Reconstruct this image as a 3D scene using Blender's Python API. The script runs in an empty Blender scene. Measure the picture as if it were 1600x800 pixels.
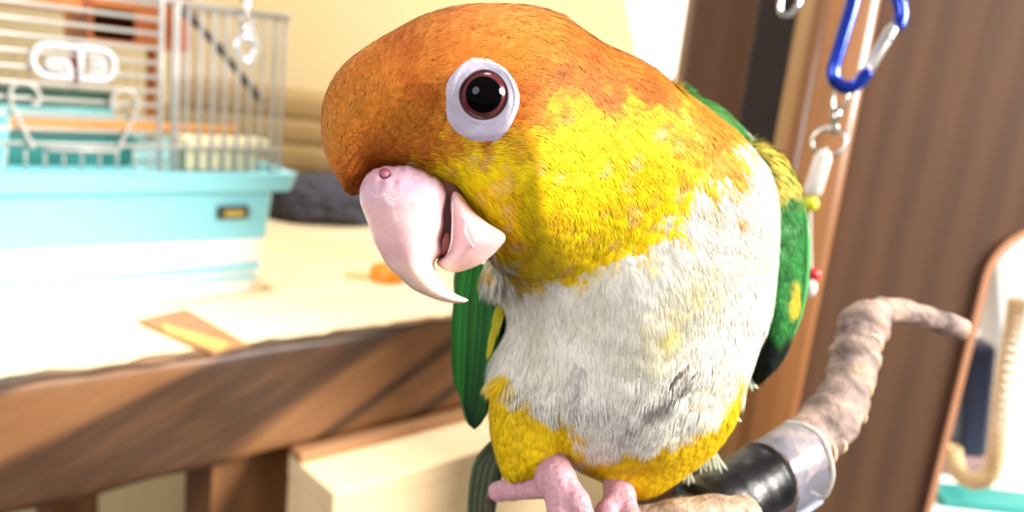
import bpy, bmesh, math, random
import numpy as np
from mathutils import Vector, Matrix
from mathutils.bvhtree import BVHTree

random.seed(7); RNG = np.random.default_rng(11)
S = 0.01                                   # everything below is written in centimetres
scn = bpy.context.scene
COL = scn.collection

# ------------------------------------------------------------------ camera
FPX = 1256.0
PITCH, ROLL = math.radians(12.5), math.radians(6.5)
CAM_R = Matrix.Rotation(math.pi/2 - PITCH, 3, 'X') @ Matrix.Rotation(ROLL, 3, 'Z')
CAM_P = Vector((0, 0, 90.0))
cd = bpy.data.cameras.new('camera'); cam = bpy.data.objects.new('camera', cd); COL.objects.link(cam)
cam.matrix_world = Matrix.Translation(CAM_P*S) @ CAM_R.to_4x4()
cd.sensor_width = 36; cd.lens = 36*FPX/1600; cd.clip_start = 0.005; cd.clip_end = 30
cd.dof.use_dof = True; cd.dof.focus_distance = 0.127; cd.dof.aperture_fstop = 17
scn.camera = cam
# ------------------------------------------------------------------ world, lights, exposure
w = bpy.data.worlds.new('room_light'); scn.world = w; w.use_nodes = True
w.node_tree.nodes['Background'].inputs[0].default_value = (1.0, 0.97, 0.93, 1)
w.node_tree.nodes['Background'].inputs[1].default_value = 0.47
def area(name, loc, target, size, power, col):
    l = bpy.data.lights.new(name, 'AREA'); l.shape = 'DISK'; l.size = size*S; l.energy = power; l.color = col
    o = bpy.data.objects.new(name, l); COL.objects.link(o); o.location = Vector(loc)*S
    o.rotation_euler = (Vector(target)-Vector(loc)).to_track_quat('-Z', 'Y').to_euler()
    return o
area('window_right_offscreen', (181, -4, 168), (3, 20, 86), 72, 168, (1.0, 0.96, 0.90))       # the blown flank and the right glint in the eye
area('window_left_offscreen', (-110, -142, 164), (-2, 16, 90), 105, 42, (0.98, 0.98, 1.0))     # behind the camera, the left glint in the eye
area('ceiling_lamp_offscreen', (0, 72, 235), (0, 72, 0), 50, 32, (1.0, 0.97, 0.92))            # the bright table top
vs = scn.view_settings
vs.view_transform = 'Standard'; vs.look = 'None'; vs.exposure = -0.22; vs.gamma = 1.0; vs.use_curve_mapping = False

# ------------------------------------------------------------------ helpers
def lin(c):
    return tuple(((x/255)/12.92 if x/255 <= 0.04045 else ((x/255+0.055)/1.055)**2.4) for x in c)
def rgba(c): return lin(c)+(1,)
ORG = {}
def tag(o, label=None, cat=None, group=None, kind=None):
    if label: o['label'] = label
    if cat: o['category'] = cat
    if group: o['group'] = group
    if kind: o['kind'] = kind
    return o
def thing(name, loc, label, cat, group=None):
    o = bpy.data.objects.new(name, None); COL.objects.link(o)
    o.empty_display_size = 0.01; o.location = Vector(loc)*S; ORG[o.name] = np.array(loc, float)
    return tag(o, label, cat, group)
def mesh_of(name, V, F, mat, smooth=True):
    me = bpy.data.meshes.new(name)
    me.from_pydata([tuple(v) for v in V], [], [tuple(f) for f in F]); me.update()
    if smooth: me.shade_smooth()
    else: me.shade_flat()
    if mat: me.materials.append(mat)
    return me
def add(name, VF, mat, parent=None, smooth=True):
    V = np.array(VF[0], float); F = VF[1]
    if parent is not None: org = ORG[parent.name]
    else: org = np.array([(V[:,0].min()+V[:,0].max())/2, (V[:,1].min()+V[:,1].max())/2, V[:,2].min()])
    me = mesh_of(name, (V-org)*S, F, mat, smooth)
    o = bpy.data.objects.new(name, me); COL.objects.link(o)
    if parent is not None: o.parent = parent; ORG[o.name] = org
    else: o.location = Vector(org)*S; ORG[o.name] = org
    return o
def dup(o, parent, dloc):
    c = o.copy(); COL.objects.link(c); c.parent = parent
    c.location = Vector(o.location) + Vector(dloc)*S
    return c
def merge(*vfs):
    V = []; F = []; n = 0
    for v, f in vfs:
        v = np.array(v, float); V.append(v); F += [tuple(i+n for i in ff) for ff in f]; n += len(v)
    return np.vstack(V), F
IDX = np.eye(3)
def box(c, h, axes=IDX, bev=0.0, seg=2):
    bm = bmesh.new(); bmesh.ops.create_cube(bm, size=2)
    for v in bm.verts: v.co = Vector((v.co.x*h[0], v.co.y*h[1], v.co.z*h[2]))
    if bev > 0: bmesh.ops.bevel(bm, geom=bm.edges[:], offset=bev, segments=seg, affect='EDGES', profile=0.5)
    bm.verts.index_update()
    V = np.array([v.co[:] for v in bm.verts]); F = [[v.index for v in f.verts] for f in bm.faces]; bm.free()
    return V @ np.array(axes) + np.array(c, float), F
def frame(e1, e2, e3): return np.array([e1, e2, e3], float)
def prism(poly, o, a, b, n, t0, t1, bev=0.0):
    """polygon (2D list) in plane axes a,b at origin o, extruded along n from t0 to t1"""
    o, a, b, n = [np.array(x, float) for x in (o, a, b, n)]
    bm = bmesh.new()
    vs_ = [bm.verts.new(o+a*p[0]+b*p[1]+n*t0) for p in poly]
    f = bm.faces.new(vs_)
    r = bmesh.ops.extrude_face_region(bm, geom=[f])
    for v in [g for g in r['geom'] if isinstance(g, bmesh.types.BMVert)]: v.co += Vector(n*(t1-t0))
    bmesh.ops.recalc_face_normals(bm, faces=bm.faces[:])
    if bev > 0:
        es = [e for e in bm.edges if len(e.link_faces) == 2 and e.calc_face_angle(0) > 0.6]
        bmesh.ops.bevel(bm, geom=es, offset=bev, segments=2, affect='EDGES', profile=0.5)
    bm.verts.index_update()
    V = np.array([v.co[:] for v in bm.verts]); F = [[v.index for v in f.verts] for f in bm.faces]; bm.free()
    return V, F
def catmull(P, n=8, closed=False):
    P = np.array(P, float); N = len(P); out = []
    rng = range(N) if closed else range(N-1)
    for i in rng:
        if closed: p0, p1, p2, p3 = P[(i-1) % N], P[i], P[(i+1) % N], P[(i+2) % N]
        else: p0, p1, p2, p3 = P[max(i-1, 0)], P[i], P[i+1], P[min(i+2, N-1)]
        for k in range(n):
            t = k/n
            out.append(0.5*((2*p1)+(-p0+p2)*t+(2*p0-5*p1+4*p2-p3)*t*t+(-p0+3*p1-3*p2+p3)*t**3))
    if not closed: out.append(P[-1])
    return np.array(out)
def tube(P, R, n=8, closed=False, cap=True, flat=1.0):
    P = np.array(P, float); N = len(P); R = np.full(N, R, float) if np.isscalar(R) else np.array(R, float)
    T = np.zeros_like(P)
    for i in range(N):
        a = P[(i+1) % N] if closed else P[min(i+1, N-1)]; b = P[(i-1) % N] if closed else P[max(i-1, 0)]
        T[i] = (a-b)/(np.linalg.norm(a-b)+1e-9)
    u = np.cross(T[0], [0, 0, 1.0]);
    if np.linalg.norm(u) < .1: u = np.cross(T[0], [1.0, 0, 0])
    u /= np.linalg.norm(u); V = []
    for i in range(N):
        u = u - T[i]*np.dot(u, T[i]); u /= np.linalg.norm(u); v = np.cross(T[i], u)
        for k in range(n):
            a = 2*math.pi*k/n; V.append(P[i]+R[i]*(math.cos(a)*u+flat*math.sin(a)*v))
    F = []
    for i in range(N if closed else N-1):
        j = (i+1) % N
        for k in range(n): F.append((i*n+k, i*n+(k+1) % n, j*n+(k+1) % n, j*n+k))
    if cap and not closed:
        F.append(tuple(range(n-1, -1, -1))); F.append(tuple((N-1)*n+k for k in range(n)))
    return np.array(V), F
def ellipsoid(c, r, axes=IDX, nu=16, nv=10):
    V = []; F = []
    for j in range(nv+1):
        t = math.pi*j/nv
        for i in range(nu):
            a = 2*math.pi*i/nu; V.append((r[0]*math.sin(t)*math.cos(a), r[1]*math.sin(t)*math.sin(a), r[2]*math.cos(t)))
    for j in range(nv):
        for i in range(nu): F.append((j*nu+i, (j+1)*nu+i, (j+1)*nu+(i+1) % nu, j*nu+(i+1) % nu))
    return np.array(V) @ np.array(axes) + np.array(c, float), F
CR = np.array(CAM_R); CP = np.array(CAM_P)
def K2W(k): return np.asarray(k, float) @ CR.T + CP        # bird drawing frame (x right, y up, z back) -> room
def K(u, v, D): return np.array([(u-800)/FPX*D, -(v-400)/FPX*D, -D])
def Wp(u, v, D): return K2W(K(u, v, D))

# ------------------------------------------------------------------ materials
def newmat(name):
    m = bpy.data.materials.new(name); m.use_nodes = True
    return m, m.node_tree, m.node_tree.nodes['Principled BSDF']
def plain(name, c, rough=0.5, metal=0.0, bump=0.0, bscale=40, var=0.06, coat=0.0, sss=0.0, trans=0.0, alpha=1.0, ior=1.45):
    m, t, b = newmat(name); N = t.nodes; L = t.links
    tc = N.new('ShaderNodeTexCoord'); nz = N.new('ShaderNodeTexNoise'); nz.inputs['Scale'].default_value = bscale; nz.inputs['Detail'].default_value = 5
    L.new(tc.outputs['Object'], nz.inputs['Vector'])
    mx = N.new('ShaderNodeMix'); mx.data_type = 'RGBA'
    a = lin(c); mx.inputs[6].default_value = tuple(max(0, x*(1-var)) for x in a)+(1,); mx.inputs[7].default_value = tuple(min(1, x*(1+var)) for x in a)+(1,)
    L.new(nz.outputs['Fac'], mx.inputs[0]); L.new(mx.outputs[2], b.inputs['Base Color'])
    b.inputs['Roughness'].default_value = rough; b.inputs['Metallic'].default_value = metal; b.inputs['IOR'].default_value = ior
    b.inputs['Coat Weight'].default_value = coat; b.inputs['Transmission Weight'].default_value = trans; b.inputs['Alpha'].default_value = alpha
    if sss:
        b.inputs['Subsurface Weight'].default_value = sss; b.inputs['Subsurface Radius'].default_value = (1, .45, .3); b.inputs['Subsurface Scale'].default_value = 0.002
    if bump:
        bp = N.new('ShaderNodeBump'); bp.inputs['Strength'].default_value = bump; bp.inputs['Distance'].default_value = 0.002
        L.new(nz.outputs['Fac'], bp.inputs['Height']); L.new(bp.outputs['Normal'], b.inputs['Normal'])
    return m
def wood(name, c1, c2, axis, across, scale=14, dist=6, rough=0.5, ring=0.35, coat=0.0, sharp=False):
    """axis: grain direction (world), across: direction the bands are stacked along"""
    m, t, b = newmat(name); N = t.nodes; L = t.links
    axis = Vector(axis).normalized(); across = Vector(across).normalized(); third = axis.cross(across)
    tc = N.new('ShaderNodeTexCoord'); cmb = N.new('ShaderNodeCombineXYZ')
    for k, (d, s) in enumerate(((axis, 0.10), (across, 1.0), (third, 1.0))):
        vm = N.new('ShaderNodeVectorMath'); vm.operation = 'DOT_PRODUCT'; vm.inputs[1].default_value = tuple(d*s)
        L.new(tc.outputs['Object'], vm.inputs[0]); L.new(vm.outputs['Value'], cmb.inputs[k])
    wv = N.new('ShaderNodeTexWave'); wv.wave_type = 'BANDS'; wv.bands_direction = 'Y'
    wv.inputs['Scale'].default_value = scale; wv.inputs['Distortion'].default_value = dist; wv.inputs['Detail'].default_value = 3; wv.inputs['Detail Scale'].default_value = 1.2
    L.new(cmb.outputs[0], wv.inputs['Vector'])
    nz = N.new('ShaderNodeTexNoise'); nz.inputs['Scale'].default_value = 160; nz.inputs['Detail'].default_value = 6; L.new(cmb.outputs[0], nz.inputs['Vector'])
    big = N.new('ShaderNodeTexNoise'); big.inputs['Scale'].default_value = 9; L.new(tc.outputs['Object'], big.inputs['Vector'])
    rp = N.new('ShaderNodeValToRGB'); rp.color_ramp.elements[0].position = 0.55 if sharp else 0.15; rp.color_ramp.elements[1].position = 0.98 if sharp else 0.85
    rp.color_ramp.elements[0].color = (0, 0, 0, 1); rp.color_ramp.elements[1].color = (1, 1, 1, 1); L.new(wv.outputs['Fac'], rp.inputs[0])
    m1 = N.new('ShaderNodeMath'); m1.operation = 'MULTIPLY'; m1.inputs[1].default_value = ring; L.new(rp.outputs[0], m1.inputs[0])
    m2 = N.new('ShaderNodeMath'); m2.operation = 'MULTIPLY_ADD'; m2.inputs[1].default_value = 0.45; L.new(nz.outputs['Fac'], m2.inputs[0]); L.new(m1.outputs[0], m2.inputs[2])
    m3 = N.new('ShaderNodeMath'); m3.operation = 'MULTIPLY_ADD'; m3.inputs[1].default_value = 0.35; L.new(big.outputs['Fac'], m3.inputs[0]); L.new(m2.outputs[0], m3.inputs[2])
    mx = N.new('ShaderNodeMix'); mx.data_type = 'RGBA'; mx.inputs[6].default_value = rgba(c1); mx.inputs[7].default_value = rgba(c2)
    L.new(m3.outputs[0], mx.inputs[0]); L.new(mx.outputs[2], b.inputs['Base Color'])
    b.inputs['Roughness'].default_value = rough; b.inputs['Coat Weight'].default_value = coat
    bp = N.new('ShaderNodeBump'); bp.inputs['Strength'].default_value = 0.15; bp.inputs['Distance'].default_value = 0.001
    L.new(m2.outputs[0], bp.inputs['Height']); L.new(bp.outputs['Normal'], b.inputs['Normal'])
    return m
def attr_mat(name, rough=0.6, use_nrm=False, sheen=0.0, trans=0.0, coat=0.0, spec=0.3, bump=0.0, sss=0.0):
    m, t, b = newmat(name); N = t.nodes; L = t.links
    at = N.new('ShaderNodeAttribute'); at.attribute_name = 'Col'; L.new(at.outputs['Color'], b.inputs['Base Color'])
    b.inputs['Roughness'].default_value = rough; b.inputs['Specular IOR Level'].default_value = spec
    b.inputs['Sheen Weight'].default_value = sheen; b.inputs['Coat Weight'].default_value = coat
    if sss:
        b.inputs['Subsurface Weight'].default_value = sss; b.inputs['Subsurface Radius'].default_value = (1, .5, .4); b.inputs['Subsurface Scale'].default_value = 0.002
    if use_nrm:
        an = N.new('ShaderNodeAttribute'); an.attribute_name = 'nrm'
        L.new(an.outputs['Vector'], b.inputs['Normal'])
    if bump:
        tc = N.new('ShaderNodeTexCoord'); nz = N.new('ShaderNodeTexNoise'); nz.inputs['Scale'].default_value = 900; nz.inputs['Detail'].default_value = 4
        L.new(tc.outputs['Object'], nz.inputs['Vector']); bp = N.new('ShaderNodeBump'); bp.inputs['Strength'].default_value = bump; bp.inputs['Distance'].default_value = 0.0006
        L.new(nz.outputs['Fac'], bp.inputs['Height']); L.new(bp.outputs['Normal'], b.inputs['Normal'])
    return m
def set_attr(me, name, kind, data):
    a = me.attributes.new(name, kind, 'POINT')
    data = np.asarray(data, np.float32)
    if kind == 'FLOAT_COLOR':
        if data.shape[1] == 3: data = np.hstack([data, np.ones((len(data), 1), np.float32)])
        a.data.foreach_set('color', data.ravel())
    else: a.data.foreach_set('vector', data.ravel())

# ================================================================== the room
E1 = np.array([0.729, 0.6845, 0.0]); E1 /= np.linalg.norm(E1)       # along the table's front edge
E2 = np.array([-E1[1], E1[0], 0.0])                                  # from the edge back over the table
UP = np.array([0, 0, 1.0]); TA = frame(E1, E2, UP)
EDGE = np.array([-27.6, 41.58, 70.0])                                # a point of the table's front upper edge
def T(s, d, z=0): return EDGE + E1*s + E2*d + UP*z
struct = lambda o: tag(o, kind='structure')
struct(add('floor', box((0, 80, -2), (260, 260, 2)), wood('floor_boards', (74, 66, 60), (46, 42, 40), (1, 0, 0), (0, 1, 0), scale=8), smooth=False))
wall_m = plain('wall_plaster_white', (240, 234, 220), rough=.9, bscale=30, var=.03, bump=.05)
struct(add('wall_back', box((0, 152, 125), (260, 3, 125)), wall_m, smooth=False))
# beige upright panel with a slanting edge in front of the wall
AX = np.array([1.0, 0, 0]); AY = np.array([0, 1.0, 0])
beige_m = plain('beige_board', (198, 174, 128), rough=.8, bscale=12, var=.05, bump=.05)
add_ = add('panel_board', prism([(-120, 0), (36, 0), (20.5, 80), (14.6, 98.5), (9.6, 112), (2, 130), (-120, 130)], (0, 128, 0), AX, UP, AY, 0, 2.5, bev=.4), beige_m, smooth=False)
tag(add_, 'large plain beige board with a slanting edge standing behind the cage', 'board')

# reddish brown cupboard side, dark upright, round-edged post and cabinet panel on the other side
brown_m = wood('brown_panel', (118, 80, 54), (84, 54, 36), (0, 0, 1), (1, 0, 0), scale=10, dist=3, ring=.2, rough=.45)
tag(add('cupboard_side', box((18.5, 71.5, 72), (6.0, 1.5, 72), bev=.25), brown_m, smooth=False), 'plain reddish brown wooden panel beside the bright white wall', 'panel')
tag(add('upright_board', box((20.4, 61.5, 70), (4.65, .25, 70)), plain('upright_dark', (58, 48, 42), rough=.6, bscale=60, var=.2), smooth=False), 'dark upright board between brown panel and pale post', 'upright')  # thin upright board, one dark brown tone all over
post_m = wood('post_oak', (152, 100, 54), (112, 70, 36), (0, 0, 1), (1, .3, 0), scale=16, dist=3, ring=.25, rough=.38, coat=.2)
pp = []
for cx, cy, a0 in ((18.35, 48.6, -90), (18.35, 51.0, 0), (16.4, 51.0, 90), (16.4, 48.6, 180)):
    for k in range(7):
        a = math.radians(a0+15*k); rr = .9
        pp.append((cx+rr*math.cos(a), cy+rr*math.sin(a)))
tag(add('post', prism(pp, (0, 0, 0), AX, AY, UP, 0, 150), post_m), 'pale round-edged wooden post along the edge of the brown cabinet panel', 'post')
# cabinet panel with an opening that has a rounded corner
pan = [(19.26, 0), (30.0, 0), (30.0, 81.0)]
for k in range(9):
    a = math.radians(180-90*k/8); pan.append((33.2+3.2*math.cos(a), 81.0+3.4*math.sin(a)))
pan += [(75, 84.4), (75, 150), (19.26, 150)]
cab_m = wood('cabinet_veneer', (100, 64, 35), (70, 42, 21), (0, 0, 1), (1, 0, 0), scale=13, dist=4, ring=.34, rough=.8)
cab = thing('cabinet', (40, 51, 0), 'brown wood-grain cabinet panel with a rounded opening, behind the twig', 'cabinet')
add('side_panel', prism(pan, (0, 50, 0), AX, UP, AY, 0, 2.0, bev=.08), cab_m, cab, smooth=False)
edge_pts = [(30.0, 50.9, 0), (30.0, 50.9, 81.0)]+[(33.2+3.2*math.cos(math.radians(180-90*k/8)), 50.9, 81.0+3.4*math.sin(math.radians(180-90*k/8))) for k in range(1, 9)]+[(75, 50.9, 84.4)]
ev = []; ef = []
for i, p in enumerate(edge_pts):
    q = np.array(p); a = np.array(edge_pts[min(i+1, len(edge_pts)-1)])-np.array(edge_pts[max(i-1, 0)]); a /= np.linalg.norm(a)
    nn = np.cross(a, AY)
    for dy, dn in ((-1.15, -.02), (-1.15, .38), (1.15, .38), (1.15, -.02)): ev.append(q+AY*dy-nn*dn*-1)
for i in range(len(edge_pts)-1):
    for k in range(4): ef.append((i*4+k, i*4+(k+1) % 4, (i+1)*4+(k+1) % 4, (i+1)*4+k))
add('edge_band', (np.array(ev), ef), plain('edge_banding', (196, 140, 104), rough=.4), cab, smooth=False)
add('bottom_rail', box((24.8, 49.4, 61.0), (5.4, .9, .9), bev=.2), post_m, cab, smooth=False)
shelf = thing('side_table', (52, 74, 0), 'white side table seen through the cabinet opening', 'side table')
sh_m = plain('shelf_white', (236, 232, 228), rough=.6)
add('top', box((54, 74, 60.5), (28, 18, 1), bev=.2), sh_m, shelf, smooth=False)
for sx in (28, 80):
    for sy in (58, 90): add('leg', box((sx, sy, 29.8), (1.5, 1.5, 29.8)), sh_m, shelf, smooth=False)

# ---- table: plank top with a thick front board and legs
tab = thing('table', T(6, 30, -70), 'low wooden table with a thick knotty front board carrying the bird cage', 'table')
top_m = wood('table_top_pale', (244, 226, 190), (226, 196, 148), E1, E2, scale=5, dist=3, ring=.15, rough=.5)
front_m = wood('table_front_board', (152, 104, 62), (62, 38, 20), E1*1.0+UP*.42, UP-E1*.42, scale=5.0, dist=15, ring=.6, rough=.5, sharp=True)
for k in range(6):
    add('top_plank', box(T(7, 1.2+10.6*k+5.3, -.9), (48.0, 5.28, .9), TA, bev=.03), top_m, tab, smooth=False)
# rough sawn front board: wavy arrises
nS, nH = 90, 14; V = []; F = []
for d in (0, 1.25):
    for i in range(nS+1):
        s = -41+96*i/nS
        wob = .10*math.sin(s*.9)+.07*math.sin(s*2.3+1)+.05*math.sin(s*5.1)
        for j in range(nH+1):
            q = j/nH; z = -8.05+(8.10)*q+(wob if j == nH else 0)+(.12*math.sin(s*.7+2) if j == 0 else 0)
            dd = d+(.12*math.exp(-((q-1)/.03)**2)+.1*math.exp(-(q/.03)**2)+.04*math.sin(s*.6+q*5))*(1 if d == 0 else 0)
            V.append(T(s, dd, z))
nn_ = (nS+1)*(nH+1)
for i in range(nS):
    for j in range(nH):
        a = i*(nH+1)+j; F.append((a, a+nH+1, a+nH+2, a+1)); b = nn_+a; F.append((b, b+1, b+nH+2, b+nH+1))
for i in range(nS):
    a = i*(nH+1); F.append((a, nn_+a, nn_+a+nH+1, a+nH+1)); a += nH; F.append((a, a+nH+1, nn_+a+nH+1, nn_+a))
for i in (0, nS):
    for j in range(nH):
        a = i*(nH+1)+j; F.append((a, a+1, nn_+a+1, nn_+a))
add('front_board', (np.array(V), F), front_m, tab)
dark_m = wood('leg_wood', (152, 104, 62), (96, 62, 36), UP, E1, scale=8, ring=.3)
for s in (-36, 17.0):
    for d in (6.5, 58): add('leg', box(T(s, d, -39), (3.2, 2.6, 31), TA, bev=.2), dark_m, tab, smooth=False)
bark_m = plain('bark_rim', (74, 54, 38), rough=.9, var=.5, bscale=200, bump=.6)
V, F = tube([T(-40.9+95.8*i/120, .1, .02+.07*math.sin(i*1.3)+.05*math.sin(i*.37)) for i in range(121)], [.10+.06*abs(math.sin(i*.9)) for i in range(121)], 6)
add('bark_edge', (V, F), bark_m, tab)

# low wooden crate under the table's end: cream top board with a raised back rail
crate_m = wood('crate_pine', (240, 216, 176), (222, 188, 140), E1, E2, scale=6, ring=.2, rough=.55)
crate_d = wood('crate_rail', (190, 142, 98), (158, 112, 74), E1, UP, scale=8, ring=.3)
# ================================================================== things in the room
def onplane(u, v, P, n):
    d = CR @ np.array([(u-800)/FPX, -(v-400)/FPX, -1]); P = np.array(P, float)
    return CP+d*(np.dot(P-CP, n)/np.dot(d, n))
ct = onplane(640, 735, (0, 0, 56), UP)
# box set parallel to the table: corner found where its near-left top corner stands
cA = onplane(522, 772, (0, 0, 61), UP); cB = onplane(480, 704, (0, 0, 61), UP)
cl = np.linalg.norm(cB-cA)
crate = thing('crate', cA+E1*12+E2*cl/2-UP*61, 'pale pine crate standing under the end of the table', 'crate')
add('lid_board', box(cA+E1*12+E2*(cl/2)-UP*.8, (12, cl/2, .8), TA, bev=.1), crate_m, crate, smooth=False)
add('back_rail', box(cA+E1*12+E2*(cl-.9)+UP*.35, (12, .95, .4), TA, bev=.1), crate_d, crate, smooth=False)
add('side', box(cA+E1*.6+E2*cl/2-UP*31, (.6, cl/2-.2, 29.4), TA), crate_m, crate, smooth=False)
add('side', box(cA+E1*23.4+E2*cl/2-UP*31, (.6, cl/2-.2, 29.4), TA), crate_m, crate, smooth=False)
add('front', box(cA+E1*12+E2*.5-UP*31, (11.2, .5, 29.4), TA), crate_m, crate, smooth=False)

# ---- bird cage (front right foot of the base at CB)
CB = np.array([-21.11, 64.21, 70.0])
def Cg(s, d, z): return CB+E1*s+E2*d+UP*z
cage = thing('bird_cage', Cg(-14, 12, 0), 'wire bird cage on a pale blue tray and white drawer base', 'bird cage')
blue_m = plain('tray_pale_blue', (138, 208, 220), rough=.35, bscale=20, var=.03)
white_m = plain('plastic_white', (240, 240, 240), rough=.4, var=.02)
wire_m = plain('cage_wire', (176, 173, 167), rough=.35, metal=.15, var=.06)
cream_m = plain('plastic_cream', (236, 226, 186), rough=.45, var=.04)
def taper(s0, s1, d0, d1, z0, z1, ins, t=.35, bev=.25):
    """open-topped tapered tub"""
    V = []; F = []
    def ringv(off, z, shrink):
        a = off+ins*(1-(z-z0)/(z1-z0)) if shrink else off
        pts = []
        for cx, cy, a0 in ((s1-a-1.0, d0+a+1.0, -90), (s1-a-1.0, d1-a-1.0, 0), (s0+a+1.0, d1-a-1.0, 90), (s0+a+1.0, d0+a+1.0, 180)):
            for k in range(5):
                an = math.radians(a0+22.5*k); pts.append(Cg(cx+1.0*math.cos(an), cy+1.0*math.sin(an), z))
        return pts
    rings = [ringv(0, z0, 1), ringv(0, z1, 1), ringv(t, z1, 1), ringv(t, z0+t, 1)]
    n = 20
    for r in rings: V += r
    for i in range(3):
        for k in range(n): F.append((i*n+k, i*n+(k+1) % n, (i+1)*n+(k+1) % n, (i+1)*n+k))
    F.append(tuple(range(n-1, -1, -1))); F.append(tuple(3*n+k for k in range(n)))
    return np.array(V), F
SL, SR, CDP = -34.0, 1.7, 26.0
add('drawer_base', taper(SL+.8, SR-.4, .3, CDP-.3, 0, 4.75, .6), white_m, cage, smooth=False)
add('base_stripe', merge(box(Cg(-16.3, .32, 2.35), (17.0, .12, .22), TA), box(Cg(-16.3, .45, 1.4), (17.0, .12, .12), TA)), blue_m, cage, smooth=False)
hn = add('drawer_pull', box(Cg(-14.5, .1, 3.7), (4.4, .35, .35), TA, bev=.12), white_m, cage, smooth=False)
add('pull_recess', box(Cg(-14.5, .2, 3.25), (4.1, .16, .12), TA), white_m, hn, smooth=False)
tray = add('tray', taper(SL, SR, 0, CDP, 4.7, 9.0, .3), blue_m, cage, smooth=False)
add('tray_rim', taper(SL-1.2, SR+1.6, -1.0, CDP+1.0, 8.8, 10.25, .35, t=1.1), blue_m, cage, smooth=False)
lb = add('latch', box(Cg(-1.95, -.05, 7.05), (1.25, .22, .52), TA, bev=.1), plain('latch_dark', (58, 56, 44), rough=.5), cage, smooth=False)
add('latch_label', box(Cg(-1.95, -.28, 7.0), (.75, .05, .26), TA), plain('latch_yellow', (176, 150, 70), rough=.5), lb, smooth=False)
# wires
CW = 1.9; ZT = 22.6; CBK = 25.0
def wire(a, b, r, nm='wire'): return add(nm, tube([a, b], r, 6), wire_m, cage)
vw = wire(Cg(0, .4, 10.2), Cg(0, .4, ZT), .14)
vw.location = Vector(E1*1.2)*S
for k in range(1, 10): dup(vw, cage, E1*(-.98*k))
wire(Cg(-7.55, .3, 10.2), Cg(-7.55, .3, ZT+.2), .17, 'door_post'); wire(Cg(-6.4, .35, 10.2), Cg(-6.4, .35, ZT+.2), .2, 'door_post')
hw = wire(Cg(-33.5, .35, 12.05), Cg(-7.5, .35, 12.05), .15)
for k in range(1, 11): dup(hw, cage, UP*(1.01*k))
add('lower_bar', tube([Cg(-33.5, .25, 12.1), Cg(CW, .25, 12.1)], .13, 6), wire_m, cage)
sv = wire(Cg(-8.2, .45, 10.2), Cg(-8.2, .45, 12.1), .09)
for k in range(1, 22): dup(sv, cage, E1*(-1.15*k))
for d in (.35, CBK): wire(Cg(-33.6, d, ZT), Cg(CW, d, ZT), .2, 'top_bar')
for s in (-33.6, CW):
    wire(Cg(s, .35, 10.2), Cg(s, .35, ZT), .16, 'corner_bar'); wire(Cg(s, CBK, 10.2), Cg(s, CBK, ZT), .16, 'corner_bar'); wire(Cg(s, .35, ZT), Cg(s, CBK, ZT), .16, 'top_bar')
    add('corner_ball', ellipsoid(Cg(s, .3, ZT), (.33, .33, .33)), wire_m, cage)
bw = wire(Cg(1.0, CBK, 10.2), Cg(1.0, CBK, ZT), .055, 'back_wire')
for k in range(1, 29): dup(bw, cage, E1*(-1.2*k))
sw = wire(Cg(CW, 1.5, 10.2), Cg(CW, 1.5, ZT), .06, 'side_wire')
for k in range(1, 20): dup(sw, cage, E2*(1.2*k))
tw = wire(Cg(1.0, .35, ZT), Cg(1.0, CBK, ZT), .055, 'roof_wire')
for k in range(1, 15): dup(tw, cage, E1*(-2.4*k))
# bent-wire emblem on the door
def EM(s, z): return Cg(-13.32+s, -.05, 17.62+z)
em_m = plain('emblem_white', (208, 208, 216), rough=.3, var=.02)
gl = catmull([(-.15, -1.05), (-.55, -.98), (-1.7, -.98), (-2.25, -.7), (-2.5, 0), (-2.25, .72), (-1.7, 1.0), (0, 1.02), (1.7, 1.0), (2.25, .72), (2.5, 0), (2.25, -.7), (1.7, -.98), (.6, -.98), (.22, -1.05)], 4)
add('emblem', merge(tube([EM(*p) for p in gl], .19, 7),
    tube([EM(*p) for p in catmull([(-1.7, .02), (-.55, .02), (-.38, -.2), (-.30, -1.0)], 4)], .17, 7),
    tube([EM(*p) for p in [(-1.62, -.02), (-1.62, -.42), (-.6, -.45)]], .13, 7),
    tube([EM(*p) for p in [(.36, .95), (.36, -1.0)]], .18, 7), tube([EM(*p) for p in catmull([(.85, .5), (1.5, .48), (1.85, .25), (1.5, .02), (.9, .02)], 4)], .13, 7), tube([EM(*p) for p in catmull([(.9, .02), (1.6, -.02), (1.9, -.25), (1.5, -.52), (.85, -.52)], 4)], .13, 7)), em_m, cage)['label'] = 'white bent-wire emblem on the cage door'
# curled door hooks
def hook(s0, sgn):
    pts = [(0, 0), (.25*sgn, -.2), (.42*sgn, .15), (.3*sgn, .75), (-.25*sgn, 1.15), (-.95*sgn, 1.05), (-1.25*sgn, .4), (-1.1*sgn, -.5), (-.5*sgn, -1.9), (0, -3.1)]
    return tube([Cg(s0+a, -.15, 14.9+b) for a, b in catmull([(-p[0], p[1]) for p in pts], 5)], .13, 7)
add('door_hook', hook(-15.9, -1), wire_m, cage); add('door_hook', hook(-10.6, 1), wire_m, cage)
add('door_bar', tube([Cg(-15.0, -.15, 11.75), Cg(-10.6, -.15, 11.75)], .15, 7), wire_m, cage)
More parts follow.
